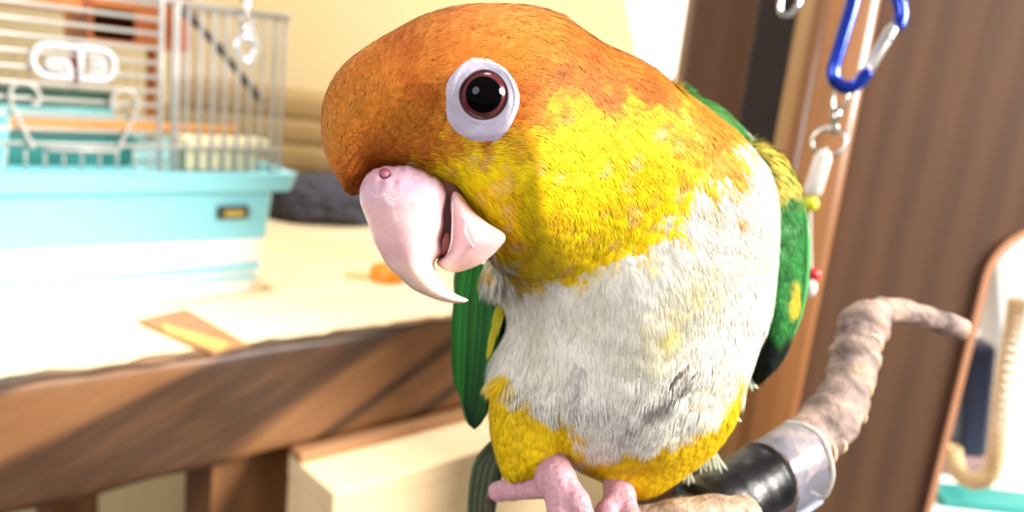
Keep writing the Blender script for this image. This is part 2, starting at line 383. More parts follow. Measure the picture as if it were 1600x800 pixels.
# things in and on the cage
fd = thing('feeder', Cg(-2.4, 1.8, 10.25), 'cream plastic feeder box with ribbed front inside the cage', 'feeder')
add('cup', box(Cg(-2.9, 1.9, 11.15), (3.1, 1.2, .85), TA, bev=.15), cream_m, fd, smooth=False)
rb = add('rib', box(Cg(-5.6, .75, 11.1), (.13, .12, .75), TA), cream_m, fd, smooth=False)
for k in range(1, 11): dup(rb, fd, E1*(.54*k))
add('flange', box(Cg(-2.4, 1.8, 12.35), (3.7, 1.35, .42), TA, bev=.12), cream_m, fd, smooth=False)
add('flange_bead', ellipsoid(Cg(-5.6, .4, 12.75), (.3, .3, .3)), cream_m, fd)
nest_m = wood('nest_orange', (226, 132, 58), (176, 84, 32), E1, UP, scale=10, ring=.4)
nb = thing('nest_box', Cg(-4.5, 18, 10.2), 'orange wooden nest box at the back of the cage', 'nest box')
# a hollow box with a real opening in its front
nbp = lambda nm, c, h: add(nm, box(Cg(*c), h, TA, bev=.06), nest_m, nb, smooth=False)
nbp('floor_board', (-4.5, 18.5, 19.05), (4.1, 4.0, .2)); nbp('roof_board', (-4.5, 18.5, 24.7), (4.1, 4.0, .2)); nbp('back_board', (-4.5, 22.3, 21.9), (4.1, .2, 2.7))
nbp('side_board', (-8.4, 18.5, 21.9), (.2, 3.7, 2.7)); nbp('side_board', (-.6, 18.5, 21.9), (.2, 3.7, 2.7))
nbp('front_board', (-2.85, 14.7, 21.9), (2.1, .2, 2.7)); nbp('front_board', (-6.6, 14.7, 23.2), (1.7, .2, 1.35))
add('trim', box(Cg(-.75, 14.3, 21.6), (.5, .3, 2.7), TA, bev=.1), plain('nest_trim', (226, 104, 44), rough=.5), nb, smooth=False)
add('leg', box(Cg(-7.9, 22, 14.5), (.4, .4, 4.4), TA), nest_m, nb, smooth=False); add('leg', box(Cg(-1.1, 22, 14.5), (.4, .4, 4.4), TA), nest_m, nb, smooth=False)
nb2 = thing('perch_shelf', Cg(-24, 15, 10.2), 'orange wooden shelf board hung high in the cage', 'shelf')
add('board', box(Cg(-19, 14, 21.75), (9.0, 3, .7), TA, bev=.2), nest_m, nb2, smooth=False)
add('bracket', box(Cg(-29, 14, 16), (.3, 2.5, 5.6), TA), nest_m, nb2, smooth=False)
teal_m = plain('teal_plastic', (58, 128, 122), rough=.5, var=.08); aqua_m = plain('aqua_plastic', (150, 214, 216), rough=.4)
tt = thing('water_tray', Cg(-14, 8, 10.2), 'teal water tray with dark green rim on the cage floor', 'tray')
add('basin', taper(-19, -7.5, 4.5, 12.5, 9.2, 12.0, .5), teal_m, tt, smooth=False)
add('back_board', box(Cg(-13.5, 13.6, 14.2), (6.4, .25, .75), TA, bev=.1), plain('green_dark', (58, 92, 76), rough=.6), tt, smooth=False)
add('stripe', box(Cg(-13.5, 13.2, 13.0), (6.4, .25, .5), TA, bev=.1), aqua_m, tt, smooth=False)
tag(add('bath_cup', taper(-23.5, -16.6, 2.0, 6.0, 9.2, 14.0, .3), aqua_m, smooth=False), 'pale aqua bath cup behind the door wires', 'cup')
tag(add('perch_rod', tube([Cg(-33.4, 6, 12.5), Cg(1.7, 8, 12.6)], .55, 10), wood('perch_orange', (232, 160, 84), (204, 126, 58), E1, UP, scale=12)), 'orange wooden perch rod low across the cage', 'perch')
rope_d = tube(catmull([Cg(-4.6, 5, 22.4), Cg(-2.9, 4, 20.6), Cg(-1.2, 3.2, 18.6), Cg(1.4, 2.6, 15.6)], 6), [.3, .3, .45, .3, .3, .3, .3, .28, .28, .4, .28, .28, .28, .28, .28, .4, .3, .3, .3], 8)
tag(add('rope', rope_d, plain('rope_dark', (78, 72, 68), rough=.9, var=.3, bscale=400)), 'dark knotted rope slanting inside the cage corner', 'rope')
chrome_m = plain('chrome', (225, 226, 230), rough=.12, metal=1.0, var=.02)
def torus(c, R, r, a, b, n=28, m=8, sy=1.0):
    return tube([np.array(c)+np.array(a)*R*math.cos(2*math.pi*k/n)+np.array(b)*R*sy*math.sin(2*math.pi*k/n) for k in range(n)], r, m, closed=True)
ch = thing('chain', Cg(-1.7, -.6, 18.6), 'chrome chain with a big ring hanging on the cage front', 'chain')
for k, (z, R, sy, ang) in enumerate([(23.6, .42, 1.4, 0), (22.75, .36, 1.4, 1), (21.9, .38, 1.3, 0), (21.2, .3, 1.2, 1)]):
    add('link', torus(Cg(-1.75, -.6, z), R, .12, E1 if ang == 0 else E1*.5+E2*.86, UP, 18, 7, sy), chrome_m, ch)
add('link', torus(Cg(-1.3, -.6, 21.4), .22, .12, E1, UP, 18, 7, 1.2), chrome_m, ch)
add('ring', torus(Cg(-1.65, -.6, 19.85), .74, .3, E1*.95, UP, 30, 9, 1.2), plain('ring_bright', (236, 236, 240), rough=.2, metal=.6), ch)

# ---- small things on the table, cloths behind
def onT(u, v): return onplane(u, v, (0, 0, 70), UP)
q = [onT(*p) for p in ((215, 505), (290, 487), (392, 545), (330, 556))]
def slab(q, h):
    q = [np.array(p) for p in q]; V = q+[p+UP*h for p in q]
    return np.array(V), [(3, 2, 1, 0), (4, 5, 6, 7)]+[(i, (i+1) % 4, 4+(i+1) % 4, 4+i) for i in range(4)]
tile = thing('flat_piece', sum(q)/4, 'thin orange-brown offcut lying on the pale table', 'piece')  # thin four-sided brown patch with an orange inlay, flat on the table top
add('sheet', slab(q, .25), wood('piece_brown', (178, 128, 82), (146, 98, 58), E1, E2, scale=20, ring=.4), tile, smooth=False)
qi = [q[0]*.75+q[3]*.25, q[0]*.3+q[3]*.7, q[3]*.8+q[2]*.2+UP*0, q[0]*.45+q[2]*.55]
add('inlay', slab([p+UP*.25 for p in (q[0]*.6+q[3]*.4, q[0]*.62+q[1]*.2+q[3]*.18, q[2]*.55+q[3]*.35+q[1]*.1, q[3]*.85+q[2]*.15)], .04), plain('piece_orange', (236, 168, 84), rough=.5), tile, smooth=False)
oc = onT(605, 437)
cap = thing('bottle_cap', oc, 'orange round cap lying on the table behind the beak', 'cap')
prof_ = [(0, 0), (1.7, 0), (1.75, .2), (1.65, 1.1), (1.4, 1.35), (0, 1.4)]
Vc = []; Fc = []
for i, (r_, z_) in enumerate(prof_):
    for k in range(24):
        rr_ = r_*(1+(.025*(k % 2) if i in (1, 2, 3) else 0)); Vc.append(oc+np.array([rr_*math.cos(k*math.pi/12), rr_*math.sin(k*math.pi/12), z_]))
for i in range(5):
    for k in range(24): Fc.append((i*24+k, i*24+(k+1) % 24, (i+1)*24+(k+1) % 24, (i+1)*24+k))
add('shell', (np.array(Vc), Fc), plain('cap_orange', (246, 130, 20), rough=.4), cap)
add('tab', box(oc+np.array([-2.6, -.3, .25]), (1.3, .7, .25), bev=.15), plain('cap_tab_tan', (220, 190, 130), rough=.5), cap, smooth=False)
add('knot', ellipsoid(onT(416, 451)+UP*.0, (.55, .4, .10)), plain('knot_brown', (136, 96, 66), rough=.7), tab)
def blob(c, r, seed, amp, sub=4, flat=.0):
    bm = bmesh.new(); bmesh.ops.create_icosphere(bm, subdivisions=sub, radius=1)
    from mathutils import noise as mn
    for vv_ in bm.verts:
        p = vv_.co.copy(); k = 1+amp*(mn.noise(p*1.6+Vector((seed, 0, 0)))+.6*abs(mn.noise(p*3.7+Vector((0, seed, 0))))+.3*mn.noise(p*8))
        vv_.co = Vector((p.x*r[0]*k, p.y*r[1]*k, p.z*r[2]*k))
        if vv_.co.z < -r[2]*.8: vv_.co.z = -r[2]*.8
    bm.verts.index_update(); V = np.array([x.co[:] for x in bm.verts]); F = [[x.index for x in f.verts] for f in bm.faces]; bm.free()
    return V+np.array(c), F
dk = onplane(505, 350, (0, 0, 70), UP)
tag(add('cloth_bundle', blob(dk+E2*4+E1*1+UP*2.4, (8.0, 5.5, 3.0), 3, .28, 5), plain('cloth_charcoal', (62, 60, 68), rough=.95, var=.5, bscale=90, bump=.5)), 'crumpled charcoal cloth lying on the table beside the cage', 'cloth')
# brown folded blanket further back, folds piled up
blk = thing('blanket', (-33, 114, 70), 'brown blanket folded in layers behind the charcoal cloth', 'blanket')
blm = plain('blanket_brown', (150, 122, 78), rough=.95, var=.15, bscale=60, bump=.4); 
for k, (dx, hx, z) in enumerate([(0, 17, 72.35), (.8, 16.4, 75.9), (-.6, 17, 79.4), (.5, 15.8, 82.8)]):
    V, F = box((-33+dx, 114, z), (hx, 6-.3*k, 1.95), bev=1.3, seg=4)
    add('fold', (V+np.stack([0*V[:,0], .3*np.sin(V[:,0]*.5+k), .35*np.sin(V[:,0]*.3+k)], 1), F), blm, blk)

# ---- hanging rail with carabiner, swivel and toy
rail = tag(add('rail', tube([(13.6, 20, 103.2), (13.6, 50.2, 103.2)], .35, 10), chrome_m), 'thin metal rail fixed to the cabinet holding the carabiner', 'rail')
Dc = 31.0
def Cp(u, v, D=Dc): return Wp(u, v, D)
cb = thing('carabiner', Cp(1318, 140), 'blue aluminium carabiner with silver gate hanging above the wing', 'carabiner')
bl_m = plain('carabiner_blue', (20, 52, 168), rough=.22, metal=.75, var=.05, coat=.5)
path = [(1402, 44), (1408, 22), (1402, -5), (1388, -40), (1372, -62), (1352, -60), (1338, -40), (1333, 0), (1320, 45), (1308, 85), (1301, 112), (1306, 128), (1322, 137), (1340, 131), (1355, 112)]
add('frame', tube([Cp(*p) for p in catmull(path, 5)], .265, 10), bl_m, cb)
gate = add('gate', tube([Cp(1351, 118), Cp(1358, 105), Cp(1392, 48), Cp(1399, 38)], [.16, .24, .24, .18], 10), plain('gate_silver', (196, 192, 186), rough=.3, metal=.8), cb)
add('rivet', ellipsoid(Cp(1357, 106, Dc-.2), (.1, .1, .1)), chrome_m, gate); add('rivet', ellipsoid(Cp(1392, 60, Dc-.2), (.09, .09, .09)), chrome_m, gate)
st_m = plain('steel', (186, 180, 170), rough=.22, metal=1.0)
swv = thing('swivel_clip', Cp(1305, 205), 'small steel swivel clip and split ring below the carabiner', 'clip')
xa = CR @ np.array([1.0, 0, 0]); ya = CR @ np.array([0, 1.0, 0]); za = CR @ np.array([0, 0, 1.0]); dn = (Cp(1300, 200)-Cp(1320, 130)); dn /= np.linalg.norm(dn); sd_ = np.cross(dn, za)
add('loop', torus(Cp(1313, 152), .26, .075, sd_, dn, 22, 7, 2.3), st_m, swv)
add('barrel', tube([Cp(1309, 168), Cp(1307, 176), Cp(1304, 186), Cp(1303, 194)], [.12, .2, .2, .1], 10), st_m, swv)
add('eyelet', torus(Cp(1302, 201), .16, .07, sd_, dn, 16, 7, 1.2), st_m, swv)
add('split_ring', merge(torus(Cp(1295, 220), .62, .065, xa*.95+za*.3, ya, 32, 7, .85), torus(Cp(1295, 222), .62, .065, xa*.95+za*.3, ya, 32, 7, .85)), st_m, swv)
toy = thing('hanging_toy', Cp(1266, 470), 'hanging bird toy of a clear tube and coloured beads on a cord', 'toy')
add('tube', tube([Cp(1290, 236), Cp(1286, 246), Cp(1270, 298), Cp(1267, 306)], [.2, .34, .36, .25], 12), plain('tube_clear', (226, 214, 200), rough=.25, var=.2, bscale=200, alpha=.8), toy)
add('bead', ellipsoid(Cp(1266, 318), (.32, .32, .3)), plain('bead_lime', (206, 214, 40), rough=.3), toy)
add('cord', tube([Cp(1292, 230), Cp(1276, 280), Cp(1266, 318), Cp(1266, 380), Cp(1268, 430), Cp(1264, 465)], .05, 6), plain('cord_white', (230, 226, 216), rough=.8), toy)
add('bead', ellipsoid(Cp(1271, 429), (.28, .28, .27)), plain('bead_red', (214, 24, 34), rough=.2, coat=.5), toy)
add('bead', ellipsoid(Cp(1265, 450), (.26, .26, .36)), plain('bead_white', (236, 230, 222), rough=.3), toy)
lk = thing('chain_link', Cp(1235, 20, 36), 'open steel chain link hanging in front of the dark upright', 'chain link')
add('link', torus(Cp(1234, 2, 36), .42, .12, xa, CR @ np.array([.25, 1, 0]), 24, 8, 1.55), chrome_m, lk)
add('link', torus(Cp(1229, -34, 36), .36, .12, xa*.5+za*.86, ya, 24, 8, 1.6), chrome_m, lk)
hk = tube(catmull([Wp(1226, -56, 36), Wp(1226, -80, 36.2), Wp(1232, -100, 36.5), np.array([13.6, 38.5, 103.2])], 5), .1, 6)
add('hanger', hk, chrome_m, lk)

# ---- branch perch
perch = thing('branch_perch', Wp(1085, 860, 17), 'gnarled bark-covered branch perch bound to a log with black and clear tape', 'perch')
def bark(name, c1, c2, c3):
    m, t, b = newmat(name); N = t.nodes; L = t.links
    tc = N.new('ShaderNodeTexCoord'); n1 = N.new('ShaderNodeTexNoise'); n1.inputs['Scale'].default_value = 130; n1.inputs['Detail'].default_value = 8
    n2 = N.new('ShaderNodeTexNoise'); n2.inputs['Scale'].default_value = 420; n2.inputs['Detail'].default_value = 5
    for n in (n1, n2): L.new(tc.outputs['Object'], n.inputs['Vector'])
    rp = N.new('ShaderNodeValToRGB'); e = rp.color_ramp.elements; e[0].position = .33; e[0].color = rgba(c1); e[1].position = .52; e[1].color = rgba(c2)
    k = e.new(.68); k.color = rgba(c3); L.new(n1.outputs['Fac'], rp.inputs[0]); L.new(rp.outputs[0], b.inputs['Base Color'])
    b.inputs['Roughness'].default_value = .75
    bp = N.new('ShaderNodeBump'); bp.inputs['Strength'].default_value = .7; bp.inputs['Distance'].default_value = .0015
    ad = N.new('ShaderNodeMath'); ad.operation = 'ADD'; L.new(n1.outputs['Fac'], ad.inputs[0]); L.new(n2.outputs['Fac'], ad.inputs[1])
    L.new(ad.outputs[0], bp.inputs['Height']); L.new(bp.outputs['Normal'], b.inputs['Normal'])
    return m
bark_b = bark('branch_bark', (84, 66, 60), (146, 122, 112), (190, 158, 132)); cut_m = wood('cut_end', (226, 200, 160), (190, 156, 116), (0, 0, 1), (1, 0, 0), scale=40)
bpts = [(1060, 830, 17.0, 44), (1120, 790, 17.7, 45), (1180, 750, 18.4, 45), (1235, 713, 19.2, 46), (1285, 670, 20, 42), (1316, 625, 20.6, 39), (1330, 585, 21.1, 36), (1337, 550, 21.6, 36), (1345, 520, 22, 37), (1358, 500, 22.3, 33), (1380, 487, 22.6, 22), (1420, 488, 22.9, 18), (1460, 500, 23.2, 18), (1503, 515, 23.5, 17)]
P4 = catmull(bpts, 7); rr_ = np.random.default_rng(4)
kn = np.array([1+.05*math.sin(i*1.1)+.06*math.sin(i*.43+1)+.02*rr_.normal() for i in range(len(P4))])
br = add('branch', tube([Wp(p[0], p[1], p[2]) for p in P4], P4[:,3]*P4[:,2]/FPX*kn, 20), bark_b, perch)
for (a, b_, D_, c_, d2, r0, r1) in [(1345, 520, 22, 1316, 512, 26, 17), (1310, 640, 20.4, 1292, 632, 18, 10), (1260, 690, 19.6, 1250, 664, 26, 14)]:
    add('knot', tube(catmull([Wp(a, b_, D_), Wp((a+c_)/2, (b_+d2)/2, D_-.15), Wp(c_, d2, D_-.1)], 3), np.linspace(r0, r1, 7)*D_/FPX, 14), bark_b, br)
add('cut_end', tube([Wp(1503, 515, 23.5), Wp(1506, 516, 23.5)], .3, 16), cut_m, br)
# pale scars where bark has peeled
scar_m = plain('scar_cream', (230, 196, 160), rough=.6)
for (i, a0, a1, th) in [(27, -.3, 1.1, .11), (24, .5, 1.5, .07), (33, -.2, .9, .08), (38, .2, 1.3, .06), (45, .6, 1.6, .07), (51, .4, 1.7, .07), (56, .2, 1.2, .06)]:
    c_ = Wp(*P4[i][:3]); t_ = Wp(*P4[i+1][:3])-Wp(*P4[i-1][:3]); t_ /= np.linalg.norm(t_)
    n1_ = np.cross(t_, za); n1_ /= np.linalg.norm(n1_); n2_ = np.cross(n1_, t_)
    R_ = P4[i][3]*P4[i][2]/FPX*kn[i]
    arc = [c_+R_*(math.cos(q_)*n1_+math.sin(q_)*n2_)+t_*.12*math.sin((q_-a0)*2) for q_ in np.linspace(a0, a1, 11)]
    add('bark_scar', tube(arc, th*np.sin(np.linspace(.2, math.pi-.2, 11)), 6), scar_m, br)
log_m = bark('log_bark', (120, 98, 84), (186, 160, 138), (222, 200, 176))
lp = [(1166, 850, 16.3), (1156, 847, 16.25), (1138, 843, 16.2), (1096, 838, 16.2), (1040, 842, 16.3), (960, 850, 16.3), (880, 858, 16.3), (800, 868, 16.4), (700, 880, 16.8), (560, 900, 17.4)]
Pl = catmull([Wp(*p) for p in lp], 6)
log = add('log', tube(Pl, [min(max(.72, 1.02-.012*i), .92, .35+.075*i)+.02*math.sin(i*.9) for i in range(len(Pl))], 24), log_m, perch)
ed = (Wp(1166, 850, 16.3)-Wp(1156, 847, 16.25)); ed /= np.linalg.norm(ed)
add('cut_end', tube([Wp(1166, 850, 16.3), Wp(1166, 850, 16.3)+ed*.04], .3, 24), cut_m, log)
tape_k = plain('tape_black', (16, 15, 17), rough=.38, bscale=120, var=.3, bump=.3)
def bp_at(i): return Wp(*P4[i][:3])
i0, i1 = 4, 17
add('black_tape', tube([bp_at(i)-ya*.06 for i in range(i0, i1)], [.80+.03*math.sin(i*2.1) for i in range(i0, i1)], 22, cap=True), tape_k, perch)
axb = bp_at(20)-bp_at(14); axb /= np.linalg.norm(axb)
ct_m = plain('tape_clear', (128, 134, 150), rough=.28, var=.2, bscale=90, alpha=.5, coat=.3, bump=.3)
cc0, cc1 = Wp(1198, 744, 18.2), Wp(1249, 712, 18.9); ca_ = cc1-cc0; cL = np.linalg.norm(ca_); ca_ /= cL
cu = np.cross(ca_, za); cu /= np.linalg.norm(cu); cv = np.cross(cu, ca_)
sec = [(-.80, -.1), (-.76, .35), (-.5, .74), (0, .82), (.45, .74), (.82, .5), (.98, .3), (.86, .0), (.7, -.4), (0, -.76), (-.55, -.6)]
V = []; F = []; ns = len(sec)
for kk in range(4):
    for (a, b_) in sec: V.append(cc0+ca_*cL*kk/3+cu*a*(1+.02*kk)+cv*b_)
for kk in range(3):
    for k in range(ns): F.append((kk*ns+k, kk*ns+(k+1) % ns, (kk+1)*ns+(k+1) % ns, (kk+1)*ns+k))
add('clear_tape', (np.array(V), F), ct_m, perch)
fold = [cc0+ca_*cL*t+cu*.98+cv*.3 for t in (0, 1)]
add('tape_fold', slab([fold[0], fold[1], fold[1]+cu*.16-cv*.02, fold[0]+cu*.16-cv*.02], .05), plain('tape_edge', (160, 168, 192), rough=.2, coat=1.0), perch, smooth=False)
add('tape_lip', tube([cc1+cu*a*1.02+cv*b_*1.02 for a, b_ in catmull(sec[:8], 4)], .05, 6), plain('tape_lip_white', (206, 198, 188), rough=.25, coat=.5), perch)
# stand that carries the perch, out of view below
add('stand_pole', tube([Wp(560, 900, 17.4)+ya*.2, np.array([Wp(560, 900, 17.4)[0], Wp(560, 900, 17.4)[1], .4])], .8, 14), dark_m, perch)
add('stand_foot', box((Wp(560, 900, 17.4)[0], Wp(560, 900, 17.4)[1], .75), (14, 14, .75), bev=.3), dark_m, perch, smooth=False)

# ---- through the cabinet opening
SH = 61.5
def inside(u, v, y): return onplane(u, v, (0, y, 0), AY)
sheet_m = plain('paper_white', (240, 238, 240), rough=.8, var=.04, bump=.2, bscale=50)
p0 = inside(1600, 600, 78)
bagc = np.array([p0[0]+3, 83.5, SH])
tag(add('paper_bag', blob(bagc+UP*9, (12, 4.5, 11), 8, .18, 5), sheet_m), 'crumpled white paper bag on the shelf inside the cabinet opening', 'bag')
p1 = inside(1592, 440, 70)
tag(add('white_box', box((p1[0]+6, 72, SH+11.7), (7, 1.5, 10), frame([.95, .1, .3], [-.1, 1, 0], [-.3, 0, .95]), bev=.5), plain('box_white', (226, 222, 220), rough=.5), smooth=False), 'white carton leaning on the shelf behind the coiled cord', 'box')
p2 = inside(1535, 580, 64)
ph = thing('telephone', (p2[0]+1, 64, SH), 'dark navy telephone handset standing behind the coiled cord', 'telephone')
add('handset', box((p2[0]-.2, 64.5, SH+6.6), (1.25, 1.4, 5.0), frame([.98, 0, .15], [0, 1, 0], [-.15, 0, .98]), bev=.5), plain('handset_navy', (36, 40, 62), rough=.4), ph, smooth=False)
add('rest', box((p2[0]+.6, 65, SH+.9), (2.6, 2.2, .9), bev=.4), plain('phone_base_mauve', (150, 124, 122), rough=.5), ph, smooth=False)
cpts = catmull([inside(1590, 470, 57), inside(1582, 520, 56.6), inside(1568, 600, 56.2), inside(1560, 680, 56), inside(1552, 735, 56), inside(1525, 752, 56.5), inside(1498, 738, 57.5), inside(1490, 700, 59)], 26)
hel = []
for i, p in enumerate(cpts):
    t_ = cpts[min(i+1, len(cpts)-1)]-cpts[max(i-1, 0)]; t_ /= np.linalg.norm(t_); n1_ = np.cross(t_, AY); n1_ /= np.linalg.norm(n1_)
    a = i*2*math.pi/4.6
    hel.append(p+.5*(math.cos(a)*n1_+math.sin(a)*AY))
tag(add('coiled_cord', tube(catmull(hel, 3), .2, 7), plain('cord_beige', (206, 178, 132), rough=.6)), 'beige coiled telephone cord hanging in the cabinet opening', 'cord')
p3 = inside(1510, 790, 58)
tag(add('teal_box', box((p3[0]+2.4, 58.6, SH+.35), (5, 1.6, .35), frame([.98, 0, -.0], [0, 1, 0], [0, 0, 1]), bev=.2), plain('teal_card', (44, 138, 132), rough=.5), smooth=False), 'flat teal box on the shelf under the coiled cord', 'box')

# ================================================================== the parrot
def surface_nets(Fv, org, h):
    nx, ny, nz = Fv.shape; s = Fv < 0
    c = np.zeros((nx-1, ny-1, nz-1), np.int8)
    for a in (0, 1):
        for b in (0, 1):
            for d in (0, 1): c += s[a:nx-1+a, b:ny-1+b, d:nz-1+d]
    act = (c > 0) & (c < 8); ids = -np.ones(act.shape, np.int64); I = np.argwhere(act); ids[act] = np.arange(len(I))
    acc = np.zeros((len(I), 3)); cnt = np.zeros(len(I))
    corners = [(a, b, d) for a in (0, 1) for b in (0, 1) for d in (0, 1)]
    for p in corners:
        for ax in range(3):
            if p[ax] == 0:
                q = list(p); q[ax] = 1
                f0 = Fv[I[:,0]+p[0], I[:,1]+p[1], I[:,2]+p[2]]; f1 = Fv[I[:,0]+q[0], I[:,1]+q[1], I[:,2]+q[2]]
                m = (f0 < 0) != (f1 < 0); t = np.where(m, f0/(f0-f1+1e-12), 0)
                pt = np.array(p, float)[None].repeat(len(I), 0); pt[:, ax] += t
                acc[m] += pt[m]; cnt[m] += 1
    V = (I + acc/np.maximum(cnt, 1)[:, None])*h + np.array(org)
    Q = []
    for ax in range(3):
        b, d = (ax+1) % 3, (ax+2) % 3
        sl0 = [slice(None)]*3; sl1 = [slice(None)]*3; sl0[ax] = slice(0, -1); sl1[ax] = slice(1, None)
        A = s[tuple(sl0)]; B = s[tuple(sl1)]
        E = np.argwhere(A != B)
        ok = (E[:, b] > 0) & (E[:, d] > 0) & (E[:, b] < Fv.shape[b]-1) & (E[:, d] < Fv.shape[d]-1); E = E[ok]
        def cid(db, dd):
            e = E.copy(); e[:, b] -= db; e[:, d] -= dd; return ids[e[:,0], e[:,1], e[:,2]]
        q = np.stack([cid(1, 1), cid(0, 1), cid(0, 0), cid(1, 0)], 1)
        fl = ~A[E[:,0], E[:,1], E[:,2]]; q[fl] = q[fl][:, ::-1]
        Q.append(q)
    return V, np.vstack(Q)
def lap_smooth(V, Q, it=6, lam=0.5):
    e = np.vstack([Q[:, [0, 1]], Q[:, [1, 2]], Q[:, [2, 3]], Q[:, [3, 0]]]); e = np.vstack([e, e[:, ::-1]])
    deg = np.bincount(e[:,0], minlength=len(V))[:, None]
    for _ in range(it):
        for l in (lam, -lam*0.9):
            a = np.stack([np.bincount(e[:,0], weights=V[e[:,1], k], minlength=len(V)) for k in range(3)], 1)/np.maximum(deg, 1)
            V = V + l*(a-V)
    return V
def poly_sd(poly, X, Y):
    """signed distance to a closed polygon, positive inside"""
    d = np.full(X.shape, 1e9); ins = np.zeros(X.shape, bool); n = len(poly)
    for i in range(n):
        ax, ay = poly[i]; bx, by = poly[(i+1) % n]; ex, ey = bx-ax, by-ay
        t = np.clip(((X-ax)*ex+(Y-ay)*ey)/(ex*ex+ey*ey+1e-12), 0, 1)
        d = np.minimum(d, (X-ax-t*ex)**2+(Y-ay-t*ey)**2)
        if ay != by: ins ^= ((ay > Y) != (by > Y)) & (X < (bx-ax)*(Y-ay)/(by-ay)+ax)
    return np.where(ins, 1, -1)*np.sqrt(d)
def smin(a, b, k):
    h = np.clip(0.5+0.5*(b-a)/k, 0, 1); return b*(1-h)+a*h-k*h*(1-h)
class Grid:
    def __init__(s, lo, hi, h):
        s.lo, s.h = np.array(lo), h
        s.ax = [np.arange(lo[i], hi[i]+h, h) for i in range(3)]
        s.X, s.Y = np.meshgrid(s.ax[0], s.ax[1], indexing='ij'); s.Z = s.ax[2][None, None, :]
    def inflate(s, pts, D, R, H, n=5, tilt=(0, 0), smooth=True, blur=0):
        """a rounded solid whose side outline is the drawn outline, R edge rounding, H half thickness"""
        P = catmull(pts, n, True) if smooth else np.array(pts, float)
        xy = np.stack([(P[:,0]-800)/FPX*D, -(P[:,1]-400)/FPX*D], 1); c = xy.mean(0)
        d = poly_sd(xy, s.X, s.Y)
        d_raw = d
        if blur:
            kk = int(3*blur/s.h)+1; kx = np.exp(-.5*((np.arange(-kk, kk+1)*s.h)/blur)**2); kx /= kx.sum()
            for axn in (0, 1):
                pad = [(0, 0), (0, 0)]; pad[axn] = (kk, kk); dp = np.pad(d, pad, mode='edge')
                d = sum(kx[i]*(dp[i:i+d.shape[0]] if axn == 0 else dp[:, i:i+d.shape[1]]) for i in range(2*kk+1))
            wq = np.clip(d_raw/(2.5*blur), 0, 1); wq = wq*wq*(3-2*wq); d = d_raw*(1-wq)+d*wq
        q = np.maximum(1-d/R, 0)[:, :, None]
        zc = -D+tilt[0]*(s.X-c[0])+tilt[1]*(s.Y-c[1])
        return np.sqrt((q*R)**2+((s.Z-zc[:, :, None])*R/H)**2)-R
    def ell(s, c, r, rot=0):
        x = s.X-c[0]; y = s.Y-c[1]; ca, sa = math.cos(rot), math.sin(rot)
        x, y = x*ca+y*sa, -x*sa+y*ca
        q = np.sqrt(((x/r[0])**2+(y/r[1])**2)[:, :, None]+((s.Z-c[2])/r[2])**2)
        return (q-1)*min(r)
    def cone(s, a, b, ra, rb):
        a = np.array(a); b = np.array(b); e = b-a
        t = np.clip(((s.X-a[0])*e[0]+(s.Y-a[1])*e[1])[:, :, None]+(s.Z-a[2])*e[2], 0, e@e)/(e@e)
        dx = s.X[:, :, None]-a[0]-t*e[0]; dy = s.Y[:, :, None]-a[1]-t*e[1]; dz = s.Z-a[2]-t*e[2]
        return np.sqrt(dx*dx+dy*dy+dz*dz)-(ra+(rb-ra)*t)
    def mesh(s, Fv, it=6):
        V, Q = surface_nets(Fv, s.lo, s.h); return lap_smooth(V, Q, it), Q
def uvD(P): return 800+FPX*P[:,0]/-P[:,2], 400-FPX*P[:,1]/-P[:,2], -P[:,2]
def vnormals(V, Q):
    n = np.cross(V[Q[:,2]]-V[Q[:,0]], V[Q[:,3]]-V[Q[:,1]]); o = np.zeros_like(V)
    for k in range(4):
        for a in range(3): o[:, a] += np.bincount(Q[:, k], weights=n[:, a], minlength=len(V))
    return o/(np.linalg.norm(o, axis=1, keepdims=True)+1e-12)

PERCH_BASE = Wp(900, 815, 16.3)
parrot = thing('parrot', PERCH_BASE, 'small parrot with orange crown, yellow cheeks and white belly gripping the branch perch', 'parrot')

# ---- outlines drawn from the bird (side of the head, front of the body)
HEAD = [(550, 302), (520, 250), (512, 200), (521, 152), (546, 112), (582, 82), (622, 57), (664, 34), (712, 18), (762, 12), (812, 15), (852, 28), (888, 52),
        (925, 110), (935, 200), (915, 290), (865, 350), (812, 364), (762, 345), (716, 301), (660, 268), (600, 270), (572, 300)]
NECK = [(800, 75), (852, 52), (892, 62), (935, 78), (985, 96), (1025, 116), (1062, 146), (1100, 178), (1126, 215), (1120, 290), (1080, 360), (1010, 405), (930, 432), (860, 442), (800, 425), (765, 395), (760, 300), (770, 150)]
TORSO = [(930, 120), (1010, 125), (1065, 150), (1120, 190), (1154, 224), (1184, 264), (1199, 310), (1203, 370), (1200, 430), (1193, 485), (1178, 530), (1163, 575), (1150, 615), (1135, 655), (1090, 700),
         (1035, 735), (960, 745), (890, 722), (830, 690), (785, 650), (766, 605), (772, 558), (792, 512), (784, 476), (756, 440), (765, 395), (800, 300), (850, 200)]
MANTLE = [(1040, 135), (1075, 150), (1110, 166), (1148, 198), (1176, 232), (1195, 262), (1150, 300), (1060, 240)]
THIGH_A = [(774, 606), (790, 590), (840, 620), (880, 650), (890, 690), (868, 720), (838, 742), (792, 742), (776, 712), (766, 660)]
THIGH_B = [(1150, 600), (1140, 650), (1118, 695), (1070, 738), (1025, 768), (985, 772), (945, 748), (930, 715), (1000, 680), (1080, 640)]
g = Grid((-4.2, -5.6, -21.5), (6.6, 5.0, -11.4), 0.085)
Fb = g.inflate(TORSO, 17.3, 2.7, 2.7)
Fb = smin(Fb, g.inflate(MANTLE, 18.3, 0.8, 1.2), 0.25)
Fb = smin(Fb, g.inflate(NECK, 15.6, 2.0, 2.0, tilt=(-0.25, 0.1)), 0.3)
